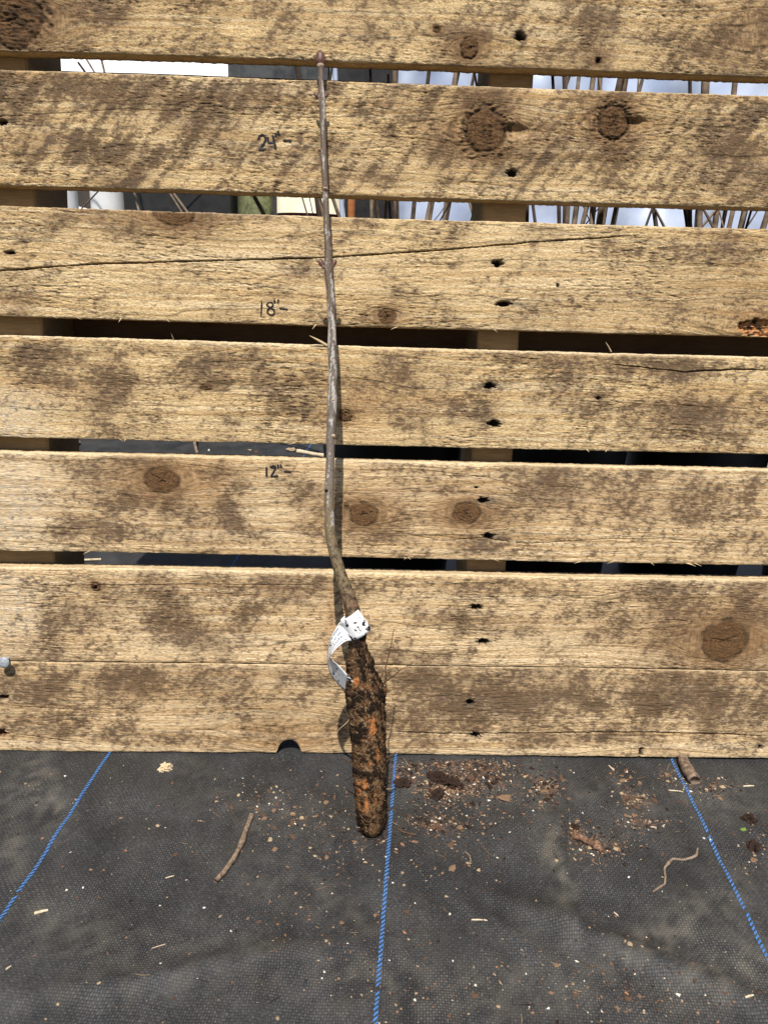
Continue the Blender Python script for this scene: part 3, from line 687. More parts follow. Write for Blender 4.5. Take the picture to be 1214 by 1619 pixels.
def outline_tube(rows, n, nring, namp=None, seed=0):
    y = np.array([r[0] for r in rows], float); c = np.array([(r[1] + r[2]) / 2 for r in rows]); wd = np.array([r[2] - r[1] for r in rows])
    yy = np.linspace(y[0], y[-1], nring)
    cc, ww = np.interp(yy, y, c), np.interp(yy, y, wd)
    ker = np.array([1, 4, 6, 4, 1]) / 16.0
    for _ in range(2):
        cc[2:-2] = np.convolve(cc, ker, 'valid'); ww[2:-2] = np.convolve(ww, ker, 'valid')
    ctr = np.array([stem_pt(a, b) for a, b in zip(cc, yy)])
    rad = np.array([w_ * depth_of(p) / FPX / 2 for w_, p in zip(ww, ctr)])
    ax = np.gradient(ctr, axis=0); ax /= np.linalg.norm(ax, axis=1)[:, None]
    a = np.tile(np.array([1.0, 0, 0]), (nring, 1)); a -= ax * (a * ax).sum(1)[:, None]; a /= np.linalg.norm(a, axis=1)[:, None]
    b = np.cross(ax, a)
    th = np.arange(n) * 2 * math.pi / n
    L = np.r_[0, np.cumsum(np.linalg.norm(np.diff(ctr, axis=0), axis=1))]
    T, S = np.meshgrid(th, L, indexing='xy')
    rr = rad[:, None] * np.ones(n)[None]
    return ctr, rad, a, b, T, S, rr
ctr, rad, A_, B_, T, S, rr = outline_tube(ST, 28, 620)
sap = empty('tree_sapling', tuple(on_wall(590, 1316, OFF_B) * np.array([1, 1, 0])))
tag(sap, 'bare root tree sapling with thin grey brown stem and thick soil caked taproot', 'sapling')
SAPL = np.array(sap.location)
def stem_mat():
    return mat_tint('young_bark', 0.6, 0.35, 700, 0.3)
circ = 0.006
un = np.cos(T) * circ * 1000; wn = np.sin(T) * circ * 1000; sm = S * 1000
def n3(a, b, c, sd): return perlin(a + 0.7 * c, b + 0.33 * c, sd)
rr = rr * (1 + 0.035 * n3(un / 3, sm / 9, wn / 3, 1) + 0.02 * n3(un / 1.2, sm / 2.0, wn / 1.2, 2))
low = sstep(0.405, 0.46, S)
rr = rr * (1 + 0.07 * low * n3(un / 1.5, sm / 2.2, wn / 1.5, 3))
P = ctr[:, None] + rr[..., None] * (A_[:, None] * np.cos(T)[..., None] + B_[:, None] * np.sin(T)[..., None])
br = np.array([0.128, 0.092, 0.068]); gr = np.array([0.165, 0.135, 0.112]); sil = np.array([0.50, 0.46, 0.42]); ol = np.array([0.185, 0.140, 0.078]); drt = np.array([0.045, 0.026, 0.016]); rdb = np.array([0.16, 0.07, 0.038])
Cs = np.broadcast_to(br, P.shape).copy()
Cs = mix(Cs, gr, sstep(0.22, 0.33, S + 0 * T))
Cs = mix(Cs, ol, sstep(0.36, 0.43, S + 0 * T))
zone = np.exp(-((S - .233) / .014) ** 2) + .9 * np.exp(-((S - .270) / .022) ** 2) + .8 * np.exp(-((S - .305) / .02) ** 2) + .12 + .25 * np.exp(-((S - .06) / .02) ** 2)
sl = sstep(0.15, 0.42, n3(un / 4, sm / 16, wn / 4, 6) + 0.55 * n3(un / 1.6, sm / 3, wn / 1.6, 7) + 0.55 * zone - 0.28)
Cs = mix(Cs, sil, sl * (1 - low) * 0.75)
Cs = mix(Cs, rdb, sstep(.47, .50, S + 0 * T) * sstep(-.3, .3, n3(un / 3, sm / 6, wn / 3, 8)) * .8)
Cs = mix(Cs, drt, low * sstep(0.08, 0.5, n3(un / 3, sm / 5, wn / 3, 9) + .7 * n3(un / 1.1, sm / 1.6, wn / 1.1, 13) + .3 * sstep(.46, .53, S)) * .9)
Cs = mix(Cs, drt, sstep(.40, .55, n3(un / 1.2, sm / 2, wn / 1.2, 12)) * .6)
M_BARK = stem_mat()
V = (P - SAPL).reshape(-1, 3); nn_ = T.shape[1]
F = [tuple(f) for f in grid_faces(len(ctr), nn_, True)] + [tuple(range(nn_))]
mesh_obj('stem', V, F, M_BARK, sap, True, np.clip(Cs.reshape(-1, 3), .01, .8))

# buds
M_BUD = mat_mottled('reddish_bud_scale', (0.075, 0.032, 0.024), (0.165, 0.080, 0.058), 500, 0.45, 0.3, 0.0005, 0.4)
M_SCAR = mat_mottled('pale_leaf_scar', (0.34, 0.24, 0.17), (0.5, 0.38, 0.28), 700, 0.7)
def bud(px0, py0, px1, py1, rpx, bulge=0.45, out=0.0, mat=M_BUD, prof=None, name='bud'):
    a = stem_pt(px0, py0); b = stem_pt(px1, py1) + WN * out
    s = depth_of(a) / FPX; ax = b - a; L = np.linalg.norm(ax)
    prof = prof or [(0.66, 0), (0.92, .10), (1.0, .28), (1.0, .5), (.90, .68), (.66, .84), (.36, .93), (.24, .97), (.08, 1.0)]
    return lathe(name, [(r * rpx * s, z * L) for r, z in prof], a - SAPL, ax, mat, sap, 16, True, 0.03)
bud(507.2, 104, 506, 79, 8.0)
bud(507.1, 106.5, 506.9, 101.5, 6.4, mat=M_SCAR, prof=[(.75, 0), (.98, .3), (1, .6), (.8, 1)], name='collar')
# scale seams on the terminal bud
for dx in (-3.2, 3.4):
    bud(507 + dx * .9, 103, 506.6 + dx * .45, 87, 5.2, out=.0012)
bud(503.5, 156, 496.8, 146, 3.0, out=.001); bud(513, 155, 517.6, 148.5, 2.6, out=.001)
bud(512.5, 424, 504.6, 411, 4.2, prof=[(.7, 0), (.75, .3), (1, .62), (.9, .85), (.3, 1)]); bud(525, 423, 530.6, 410.5, 4.0, prof=[(.7, 0), (.75, .3), (1, .62), (.9, .85), (.3, 1)])
p0 = stem_pt(514.8, 299)
for (dy, r, m_) in ((0, .0021, M_SCAR), (-2.5, .0016, M_BUD)):
    q = stem_pt(514.8, 299 + dy) + WN * 0.0028
    lathe('bud', [(r, -.001), (r, .0006), (r * .6, .0016), (r * .1, .002)], q - SAPL, WN, m_, sap, 12)
for (px, py) in ((526.5, 632), (517.5, 775), (527, 689)):
    q = stem_pt(px, py) + WN * 0.0036
    lathe('leaf_scar', [(.0020, -.0012), (.0019, .0003), (.0012, .0009), (.0003, .0011)], q - SAPL, WN, M_SCAR if px > 520 else M_BARK, sap, 10)

# taproot
ctr, rad, A_, B_, T, S, rr = outline_tube(RT, 150, 330)
kx_, ky_, kz_ = (A_[:, None] * np.cos(T)[..., None] + B_[:, None] * np.sin(T)[..., None]).transpose(2, 0, 1)
Pm = (ctr[:, None] + rr[..., None] * np.stack([kx_, ky_, kz_], -1)) * 1000
ea, eb, ec = Pm[..., 0], Pm[..., 1], Pm[..., 2]
q1 = n3(ea / 9, ec / 11, eb / 9, 61); q2 = n3(ea / 3.6, ec / 4, eb / 3.6, 62); q3 = n3(ea / 1.5, ec / 1.7, eb / 1.5, 63); q4 = n3(ea / .8, ec / .8, eb / .8, 64)
fibr = perlin(ea / 1.1 + 2.2 * q2 + eb / 1.7, ec / 4.5 + 1.2 * q3, 65)
bare_p = np.zeros_like(ea)
def rootpx(px, py): return stem_pt(px, py) * 1000
for (px, py, rx, ry, s_) in ((562, 1065, 5, 7, 1), (590, 1132, 6, 14, 1), (572, 1153, 4, 4, .7), (598, 1180, 4, 14, .8), (577, 1222, 5, 12, 1), (579, 1255, 5, 14, .9), (592, 1247, 4, 12, .8), (566, 1225, 5, 8, .5), (570, 1262, 7, 14, .6), (567, 1240, 6, 16, .55), (585, 1275, 6, 10, .45), (604, 1155, 3, 6, .5), (585, 1190, 4, 6, .6)):
    c = rootpx(px, py); sc = depth_of(c / 1000) / FPX * 1000
    m = np.exp(-(((ea - c[0]) / (rx * sc)) ** 2 + ((ec - c[2]) / (ry * sc)) ** 2)) * (eb < c[1] + 2)
    bare_p = np.maximum(bare_p, s_ * m)
clod = sstep(0.08, 0.42, q1 + 0.55 * q2 + .15)
upper = 1 - .55 * sstep(.06, .14, S)
disp = 0.5 * q1 + upper * (0.95 * q2 * (.4 + clod) + 0.6 * q3 * (.5 + .7 * clod) + .8 * clod) + 0.32 * q4 + .32 * fibr
disp *= (1 - 0.75 * np.clip(bare_p * 1.3, 0, 1))
knob = np.exp(-(((ea - rootpx(606, 1085)[0]) / 4) ** 2 + ((ec - rootpx(606, 1090)[2]) / 9) ** 2))
disp += 2.6 * knob * (1 + .8 * q2 + .6 * q3)
taper = sstep(0, .02, S); disp = disp * (0.3 + 0.7 * taper) - 0.5
P = Pm / 1000 + disp[..., None] * 0.001 * np.stack([kx_, ky_, kz_], -1)
P[..., 2] = np.maximum(P[..., 2], float(ground_z(SAPL[0], SAPL[1])) - 0.002)
tan = np.array([0.150, 0.088, 0.042]); dk = np.array([0.009, 0.0065, 0.005]); mid = np.array([0.058, 0.030, 0.016]); orn = np.array([0.44, 0.165, 0.050]); lite = np.array([0.30, 0.23, 0.14])
Cr = np.broadcast_to(mid, P.shape).copy()
Cr = mix(Cr, tan, sstep(-.1, .35, fibr + .5 * q3 + .25 * sstep(.08, .17, S)))
Cr = mix(Cr, lite, sstep(.32, .6, fibr + .4 * q4) * .8)
Cr = mix(Cr, orn, sstep(.32, .80, 1.15 * bare_p + .75 * q3 + .5 * q2 + .3 * q4) * .9)
Cr = mix(Cr, orn * .7, sstep(.30, .62, q2 + .4 * q3 - .2 - .4 * q1) * .6)
Cr = mix(Cr, dk, sstep(.06, .40, .75 * q2 + .55 * q3 + .25 * clod + .4 * q4 + .75 * q1 - .35 * bare_p + .20 * (1 - sstep(.05, .13, S)) + .10 * sstep(.2, .24, S)) * .95)
ds = rootpx(572, 1256); Cr = mix(Cr, dk, np.exp(-(((ea - ds[0]) / 2.6) ** 2 + ((ec - ds[2]) / 3.2) ** 2) ** 2) * (eb < ds[1]))
M_ROOT = mat_tint('soil_caked_root_bark', 0.9, 0.7, 1300, 0.1)
nn_ = T.shape[1]; V = (P - SAPL).reshape(-1, 3)
F = [tuple(f) for f in grid_faces(len(ctr), nn_, True)] + [tuple(reversed(range((len(ctr) - 1) * nn_, len(ctr) * nn_)))]
root = mesh_obj('taproot', V, F, M_ROOT, sap, True, np.clip(Cr.reshape(-1, 3), .006, .7))

# soil crumbs and fine fibres stuck to the root
OCT = np.array([(1, 0, 0), (-1, 0, 0), (0, 1, 0), (0, -1, 0), (0, 0, 1), (0, 0, -1)], float)
OCF = np.array([(0, 2, 4), (2, 1, 4), (1, 3, 4), (3, 0, 4), (2, 0, 5), (1, 2, 5), (3, 1, 5), (0, 3, 5)])
def crumbs(cs, size, colors, flat=1.0):
    n = len(cs)
    v = OCT[None] * (1 + rng.uniform(-.45, .45, (n, 6, 1))) + rng.uniform(-.3, .3, (n, 6, 3))
    v = v * (rng.uniform(.6, 1.3, (n, 1, 3)) * np.array([1, 1, flat]))
    a = rng.uniform(0, 6.28, n); ca, sa = np.cos(a)[:, None], np.sin(a)[:, None]
    vx, vy = v[..., 0] * ca - v[..., 1] * sa, v[..., 0] * sa + v[..., 1] * ca
    v = np.stack([vx, vy, v[..., 2]], -1) * np.asarray(size)[:, None, None] + np.asarray(cs)[:, None]
    f = OCF[None] + (np.arange(n) * 6)[:, None, None]
    return v.reshape(-1, 3), f.reshape(-1, 3), np.repeat(np.asarray(colors), 6, 0)
NC = 2400
ii = rng.integers(6, len(ctr) - 4, NC); jj = rng.integers(0, nn_, NC)
keep = (bare_p[ii, jj] < .35) & (rng.random(NC) < .35 + .65 * clod[ii, jj]); ii, jj = ii[keep], jj[keep]
pal = np.array([dk, dk * 1.4, mid * .7, mid, tan * .9, lite * .8])
v, f, c = crumbs(P[ii, jj] - SAPL, rng.uniform(.0002, .0007, len(ii)) * (1 + 1.2 * (rng.random(len(ii)) < .05)), pal[rng.choice(6, len(ii), p=[.36, .27, .2, .10, .05, .02])])
M_SOIL = mat_tint('dark_crumbly_soil', 0.95, 0.4, 2000, 0.05)
o = mesh_obj('soil_crumbs', v, f, M_SOIL, root, False, c); o['kind'] = 'stuff'
# hair roots lying on the skin, joined
Vs, Fs, Cc, nb = [], [], [], 0
for q in range(520):
    i0 = rng.integers(12, len(ctr) - 14); j0 = rng.integers(0, nn_); pts = []
    di, dj = rng.uniform(-2.2, 2.2), rng.uniform(-2.5, 2.5)
    lift = rng.uniform(.0003, .0013)
    for t in range(5):
        i = int(np.clip(i0 + di * t * 1.2, 6, len(ctr) - 3)); j = int(j0 + dj * t) % nn_
        nrm = np.array([kx_[i, j], ky_[i, j], kz_[i, j]])
        pts.append(P[i, j] + nrm * (lift * (0.4 + .6 * math.sin(t * .8)) + (rng.uniform(0, .002) if t == 4 and q % 6 == 0 else 0)) - SAPL)
    a, b = curve_tube(pts, [.00022, .0003, .00028, .0002, .00008], 3, 1)
    Vs.append(a); Fs += [tuple(k + nb for k in f_) for f_ in b]; nb += len(a)
    Cc.append(np.repeat(pal[[rng.choice([2, 3, 3, 4, 4])]] * rng.uniform(.8, 1.4), len(a), 0))
o = mesh_obj('root_hairs', np.concatenate(Vs), Fs, M_SOIL, root, False, np.concatenate(Cc)); o['kind'] = 'stuff'
M_ROOTLET = mat_mottled('rootlet_bark', (0.045, 0.026, 0.016), (0.13, 0.075, 0.04), 800, 0.85)
M_ROOTLET2 = mat_mottled('pale_rootlet', (0.30, 0.2, 0.11), (0.45, 0.33, 0.2), 800, 0.8)
def rootlet(pts, r, mat=M_ROOTLET, out=0.0):
    q = []
    for i, (px, py) in enumerate(pts):
        q.append(stem_pt(px, py) + WN * (out * i / max(1, len(pts) - 1)) - SAPL)
    a, b = curve_tube(q, np.linspace(r, r * .35, len(q)), 6, 4)
    return mesh_obj('rootlet', a, b, mat, sap)
rootlet([(600, 1092), (608, 1080), (611, 1072), (609, 1060), (613, 1046), (617, 1034), (621, 1012), (623, 1000)], .0009, out=-.01)
rootlet([(606, 1082), (614, 1072), (622, 1066), (630, 1056), (640, 1049), (652, 1040)], .0008, out=.012)
rootlet([(611, 1072), (609, 1063), (603, 1056)], .0008); rootlet([(602, 1100), (610, 1098), (611, 1085), (607, 1078)], .0016)
rootlet([(598, 1075), (604, 1068), (607, 1060)], .0009)
rootlet([(556, 1134), (546, 1144), (538, 1149), (531, 1157)], .0005, M_ROOTLET2, .004)
rootlet([(552, 1096), (543, 1091), (532, 1090)], .0009); rootlet([(608, 1155), (614, 1152), (622, 1151)], .0006, out=.003); rootlet([(608, 1170), (617, 1166), (620, 1161)], .0006)
rootlet([(606, 1247), (614, 1246), (621, 1243)], .0006, M_ROOTLET2, .004); rootlet([(608, 1199), (618, 1197), (626, 1194)], .001, out=-.006)
rootlet([(608, 1129), (613, 1123), (616, 1120)], .0006); rootlet([(577, 1008), (581, 1001), (584, 985), (582, 972)], .0005, out=-.004)
rootlet([(582, 1309), (572, 1307), (564, 1304)], .0007, M_ROOTLET2, .004); rootlet([(541, 945), (538, 950), (537, 952)], .0007)
rootlet([(556, 1205), (549, 1207), (540, 1205)], .0009, out=-.01); rootlet([(610, 1205), (616, 1200), (617, 1190)], .0006)

# ------------------------------------------------------------------ the tag
tagE = empty('plant_tag', tuple(stem_pt(560, 990)))
tag(tagE, 'white plastic plant tag strip looped round the sapling stem, curled and specked with soil', 'tag')
TGL = np.array(tagE.location)
def so(px, py): return float(WN @ stem_pt(px, py))
o0 = so(563, 985)
stn = []
# loop round the stem: front face, right edge, back, then out of the left side into the tail
cen = stem_pt(563, 986); axs = stem_pt(571, 1003) - stem_pt(556, 968); axs /= np.linalg.norm(axs)
axs = axs + np.array([0.30, 0, -0.10]); axs /= np.linalg.norm(axs)          # band sits askew on the stem
sd = np.cross(axs, WN); sd /= np.linalg.norm(sd); fr = np.cross(sd, axs)
if fr @ WN < 0: fr = -fr
if sd[0] < 0: sd = -sd
HWID = 0.0108
def loop_pt(th, r=0.0103, dz=0.0):
    c = cen + sd * math.sin(th) * r * 1.02 + fr * math.cos(th) * r + axs * dz
    return c - axs * HWID, c + axs * HWID
for t in np.linspace(math.radians(-235), math.radians(62), 26):
    stn.append(loop_pt(t, 0.0100 + 0.0008 * (t > 0)))
stn2 = []
for t in np.linspace(math.radians(62), math.radians(-75), 10): stn2.append(loop_pt(t, 0.0112, .0004))
tail = [((532, 991), (547, 1012), .0085), ((521.5, 1008), (537, 1020), .0100), ((517.5, 1030), (525, 1031), .0115), ((517, 1043), (521, 1042), .0115), ((518, 1055), (533, 1049), .0105), ((525, 1072), (543, 1060), .0095), ((543, 1091), (553, 1071), .0085), ((556, 1102), (562, 1082), .006)]
for (a, b, hd) in tail:
    om = so(560, (a[1] + b[1]) / 2) + 0.004
    stn2.append((on_wall(*a, om - hd), on_wall(*b, om + hd)))
def ribbon(name, stn, mat, parent, n=9, sub=4, bell=0.0):
    a = np.array([s_[0] for s_ in stn]); b = np.array([s_[1] for s_ in stn])
    t = np.arange(len(a)); tt = np.linspace(0, len(a) - 1, (len(a) - 1) * sub + 1)
    I = lambda p: np.stack([np.interp(tt, t, p[:, k]) for k in range(3)], 1)
    a, b = I(a), I(b)
    for _ in range(6):
        a[1:-1] = (a[:-2] + 2 * a[1:-1] + a[2:]) / 4; b[1:-1] = (b[:-2] + 2 * b[1:-1] + b[2:]) / 4
    s_ = np.linspace(0, 1, n)
    V = a[:, None] + (b - a)[:, None] * s_[None, :, None]
    mid = V[:, n // 2]; L = np.r_[0, np.cumsum(np.linalg.norm(np.diff(mid, axis=0), axis=1))]
    g = np.stack([np.repeat(L[:, None], n, 1), np.repeat(s_[None], len(L), 0), np.zeros((len(L), n))], -1)
    o = mesh_obj(name, (V - TGL).reshape(-1, 3), grid_faces(len(L), n), mat, parent, True, None, g.reshape(-1, 3))
    m = o.modifiers.new('thickness', 'SOLIDIFY'); m.thickness = 0.0003; m.offset = 0
    return o
def mat_tag(text, th=0.548):
    k = NT('white_tag_plastic' + ('_printed' if text else '')); g = k.attr('grain', True); o = k.obj()
    d = k.noise(o, 210, 4, 0.65); d2 = k.noise(o, 600, 3, .6); d3 = k.noise(o, 90, 3, .5)
    c = (0.80, 0.80, 0.80)
    if text:
        s = k.node('ShaderNodeSeparateXYZ', {0: g})
        # faded print: a few broken rows along the strip between two positions
        row = k.math('FRACT', k.math('MULTIPLY', s.outputs[1], 4.0))
        line = k.math('MULTIPLY', k.math('GREATER_THAN', row, 0.45), k.math('LESS_THAN', row, 0.78))
        br_ = k.math('GREATER_THAN', k.noise(k.mapping(g, (520, 4, 0)), 1.0, 2, .7), 0.42)
        zone = k.math('MULTIPLY', k.math('GREATER_THAN', s.outputs[0], text[0]), k.math('LESS_THAN', s.outputs[0], text[1]))
        c = k.mix(k.math('MULTIPLY', k.math('MULTIPLY', line, br_), k.math('MULTIPLY', zone, 0.85)), c, (0.07, 0.12, 0.26))
    dirt = k.ramp(k.math('ADD', k.math('MULTIPLY', d, .75), k.math('ADD', k.math('MULTIPLY', d2, .25), k.math('MULTIPLY', k.math('SUBTRACT', d3, .5), .5))), [(th, 0.0), (th + .024, 1.0)])
    c = k.mix(dirt, c, (0.022, 0.015, 0.011))
    return k.out(c, 0.35, k.bump(d2, 0.1, 0.0003), Specular_IOR_Level=0.5)
ribbon('loop', stn, mat_tag(None, .595), tagE)
ribbon('tail', stn2, mat_tag((0.030, 0.064), .566), tagE)

# ------------------------------------------------------------------ litter on the cloth
def gpt(px, py, dz=0.0):
    p = on_ground(px, py)
    for _ in range(4): p = on_ground(px, py, float(ground_z(p[0], p[1])))
    return p + np.array([0, 0, dz])
def seat(x, y): return float(ground_z(x, y))
def ground_stick(name, pts, r, mat, label, cat, bend=0.0, n=10, knobs=(), group=None, noise=0.12):
    q = np.array([gpt(*p) for p in pts]); rad_ = np.array(r if np.ndim(r) else [r] * len(q), float)
    q[:, 2] += rad_ * 0.85
    base = q[0] * np.array([1, 1, 0]) + np.array([0, 0, seat(q[0][0], q[0][1])])
    V, F = curve_tube(q - base, rad_, n, 8)
    nr = len(V) // n
    V3 = V.reshape(nr, n, 3); c = V3.mean(1, keepdims=True)
    sc = 1 + noise * perlin(np.repeat(np.arange(nr)[:, None], n, 1) * .55 + px_seed(pts), np.repeat(np.arange(n)[None], nr, 0) * .8, 5)
    for (i, amt) in knobs:
        sc = sc + amt * np.exp(-((np.arange(nr)[:, None] - i * (nr - 1)) / 1.5) ** 2)
    V = (c + (V3 - c) * sc[..., None]).reshape(-1, 3)
    o = mesh_obj(name, V, F, mat); o.location = base
    tag(o, label, cat, group); return o
def px_seed(pts): return pts[0][0] * 0.013 + pts[0][1] * 0.017
M_TWIG = mat_mottled('dry_twig_bark', (0.10, 0.066, 0.044), (0.26, 0.19, 0.135), 220, 0.85, 0.6)
M_TWIG2 = mat_mottled('grey_dry_root', (0.15, 0.11, 0.08), (0.28, 0.21, 0.15), 260, 0.85, 0.6)
M_REDROOT = mat_mottled('reddish_root_piece', (0.10, 0.052, 0.032), (0.27, 0.16, 0.10), 260, 0.85, 0.6, c3=(0.06, 0.03, 0.02))
ground_stick('dry_twig', [(398, 1291), (389, 1315), (383, 1335), (370, 1360), (356, 1380), (341, 1396)], [.0022, .0023, .0024, .0023, .0023, .0022], M_TWIG, 'thin dry brown twig lying alone on the black fabric', 'twig', knobs=((.38, .35), (0.02, .2)))
ground_stick('stick_stub', [(1077, 1203), (1081, 1215), (1088, 1228), (1097, 1240)], [.0052, .0058, .0062, .0052], M_TWIG, 'short thick stick stub poking out from under the pallet', 'stick', n=14, knobs=((.9, .2), (.55, .1)))
ground_stick('broken_root', [(904, 1323), (917, 1327), (930, 1334), (942, 1341), (951, 1349)], [.0026, .0032, .0028, .0036, .0018], M_REDROOT, 'broken reddish brown root piece on a patch of crumbled soil', 'root piece', knobs=((0.05, .5), (.75, .5)), noise=.35)
ground_stick('thin_rootlet', [(1031, 1411), (1040, 1405), (1050, 1399), (1051, 1387), (1049, 1374), (1062, 1359), (1078, 1361), (1092, 1358), (1100, 1354), (1102, 1342)], [.0006, .001, .001, .0011, .0011, .0012, .0011, .0013, .0014, .0007], M_TWIG2, 'long thin crooked rootlet beside the right hand blue line', 'root piece', n=7, knobs=((.5, .4),))
ground_stick('thin_rootlet', [(622, 1307), (632, 1314), (645, 1319), (659, 1321)], [.0004, .0007, .001, .0009], M_ROOTLET, 'dark thin rootlet touching a bark flake beside the sapling base', 'root piece', n=6)
ground_stick('thin_rootlet', [(735, 1347), (742, 1353), (744, 1362), (741, 1367), (746, 1365)], [.0004, .0006, .0007, .0007, .0004], M_TWIG2, 'short pale hooked rootlet among the bark flakes', 'root piece', n=6)
def zone(px, py):
    if px < 172 - .654 * (py - 1192): return 'left of the left hand blue line'
    if px > 1078 + .472 * (py - 1232): return 'right of the right hand blue line'
    if px < 625 - .0764 * (py - 1200):
        return 'between the left blue line and the dry twig' if px < 370 else 'between the dry twig and the middle blue line'
    if py < 1290 and px < 830: return 'in the litter heap right of the sapling'
    if px > 890: return 'between the broken root and the right blue line'
    return 'on open fabric right of the middle blue line'
def ZN(a): return zone(*a)
M_STRAW = mat_mottled('pale_wood_sliver', (0.42, 0.34, 0.22), (0.62, 0.52, 0.37), 300, 0.8)
for (a, b, r) in (((55, 1446), (77, 1440), .0014), ((1174, 1244), (1191, 1243), .0009), ((764, 1455), (770, 1456), .0006), ((745, 1455), (763, 1455), .0007), ((262, 1389), (276, 1385), .0006), ((962, 1211), (970, 1219), .0007), ((1177, 1578), (1190, 1574), .0009), ((1028, 1308), (1037, 1309), .0007), ((970, 1443), (977, 1449), .0006), ((240, 1500), (262, 1493), .0004), ((10, 1534), (18, 1528), .0007), ((1056, 1250), (1078, 1252), .0007)):
    ground_stick('wood_sliver', [a, ((a[0] + b[0]) / 2, (a[1] + b[1]) / 2), b], [r, r * 1.1, r * .7], M_STRAW, 'pale straw coloured wood sliver ' + ZN(a), 'wood sliver', n=5, group='wood slivers ' + ZN(a), noise=.3)

# flakes and chips: an irregular thin slab, a little dished
def flake_mesh(name, seed, mat, thick=0.22, dish=0.25):
    r = random.Random(seed); n = r.choice((7, 8, 9)); V = []
    el = r.uniform(.38, .85)
    pts = [(math.cos(2 * math.pi * k / n + r.uniform(-.25, .25)) * r.uniform(.45, 1.15), math.sin(2 * math.pi * k / n + r.uniform(-.2, .2)) * el * r.uniform(.5, 1.2)) for k in range(n)]
    ph = r.uniform(0, 6.28)
    def zf(x, y): return dish * ((x * math.cos(ph) + y * math.sin(ph)) ** 2) + r.uniform(-.06, .06)
    for (x, y) in pts: V.append((x, y, zf(x, y) + r.uniform(0, .1)))
    for (x, y) in pts: V.append((x * .62, y * .62, zf(x * .6, y * .6) + thick * r.uniform(.8, 1.5)))
    V.append((r.uniform(-.1, .1), r.uniform(-.1, .1), thick * r.uniform(1.0, 1.6)))
    F = []
    for k in range(n):
        k2 = (k + 1) % n
        F += [(k, k2, n + k2, n + k), (n + k, n + k2, 2 * n)]
    F.append(tuple(reversed(range(n))))
    me = bpy.data.meshes.new(name)
    me.from_pydata(V, [], F); me.materials.append(mat); return me
def place(name, me, px, py, size, rz, label, cat, group=None, tilt=0.15, sink=0.1):
    p = gpt(px, py); o = bpy.data.objects.new(name, me); col.objects.link(o)
    o.scale = (size,) * 3; o.rotation_euler = (rnd.uniform(-tilt, tilt), rnd.uniform(-tilt, tilt), rz)
    o.location = p + np.array([0, 0, -sink * size * .3])
    tag(o, label, cat, group); return o
M_FL = [mat_mottled('bark_flake_tan', (0.13, 0.080, 0.048), (0.26, 0.165, 0.10), 260, 0.85, .5),
        mat_mottled('bark_flake_brown', (0.060, 0.034, 0.022), (0.145, 0.085, 0.054), 260, 0.85, .5),
        mat_mottled('bark_flake_dark', (0.014, 0.009, 0.007), (0.048, 0.026, 0.017), 260, 0.9, .5),
        mat_mottled('wood_chip_straw', (0.30, 0.215, 0.125), (0.46, 0.35, 0.22), 260, 0.85, .5),
        mat_mottled('white_perlite', (0.60, 0.59, 0.55), (0.80, 0.79, 0.75), 300, 0.8, .4)]
FL = [[flake_mesh(f'flake_{m}_{q}', m * 17 + q, M_FL[m], .5 if m in (2, 4) else .24, .1 if m in (2, 4) else .3) for q in range(5)] for m in range(5)]
def flake(px, py, spx, m, label, cat, group=None, name='bark_flake', **kw):
    s = spx * depth_of(on_ground(px, py)) / FPX / 2
    return place(name, rnd.choice(FL[m]), px, py, s, rnd.uniform(0, 6.28), label, cat, group, **kw)
# ones that can be told apart
flake(655, 1331, 15, 0, 'flat pinkish brown bark flake at the end of a dark rootlet', 'bark flake')
flake(712, 1337, 22, 1, 'folded brown bark piece with pale straws sticking out', 'bark flake', tilt=.5)
flake(716, 1330, 14, 0, 'small upright tan bark bit on top of the folded bark piece', 'bark flake', tilt=.9)
flake(797, 1263, 26, 0, 'long curled tan bark flake right of the dark soil heap', 'bark flake')
flake(860, 1251, 18, 0, 'orange brown bark flake lying apart near the pallet', 'bark flake')
flake(691, 1308, 26, 1, 'large ragged brown bark flake below the dark soil heap', 'bark flake')
flake(714, 1374, 17, 0, 'light brown squarish bark flake on open fabric', 'bark flake')
flake(688, 1373, 12, 0, 'small light brown bark flake beside the squarish one', 'bark flake')
flake(643, 1442, 13, 1, 'brown bark flake near the middle blue line', 'bark flake')
flake(993, 1579, 18, 1, 'thick dark brown bark lump at the bottom of the fabric', 'bark flake', sink=0)
flake(976, 1594, 12, 0, 'rounded tan bark nugget beside the dark bark lump', 'bark nugget', name='bark_nugget')
flake(1041, 1597, 12, 1, 'rounded grey brown bark nugget right of the dark bark lump', 'bark nugget', name='bark_nugget')
flake(672, 1516, 13, 1, 'brown bark flake low on the fabric right of the middle blue line', 'bark flake')
flake(1098, 1550, 14, 1, 'dark grey brown bark lump low on the right of the fabric', 'bark flake')
flake(995, 1493, 13, 3, 'pale straw coloured gravel chip on open fabric', 'chip', name='wood_chip')
flake(751, 1574, 20, 1, 'brown bark chip with straw fibres at the bottom edge', 'bark flake')
flake(605, 1325, 10, 2, 'small dark soil lump beside the sapling tip', 'soil lump', name='soil_lump')
# cream wood chunk
# green leaf bit
me = flake_mesh('leaf_bit_mesh', 44, mat_mottled('green_leaf', (0.10, 0.20, 0.03), (0.2, 0.34, 0.07), 300, 0.5), .08, .2)
place('leaf_bit', me, 1175, 1312, 7 * depth_of(on_ground(1175, 1312)) / FPX, .2, 'tiny bright green leaf fragment on the fabric', 'leaf')
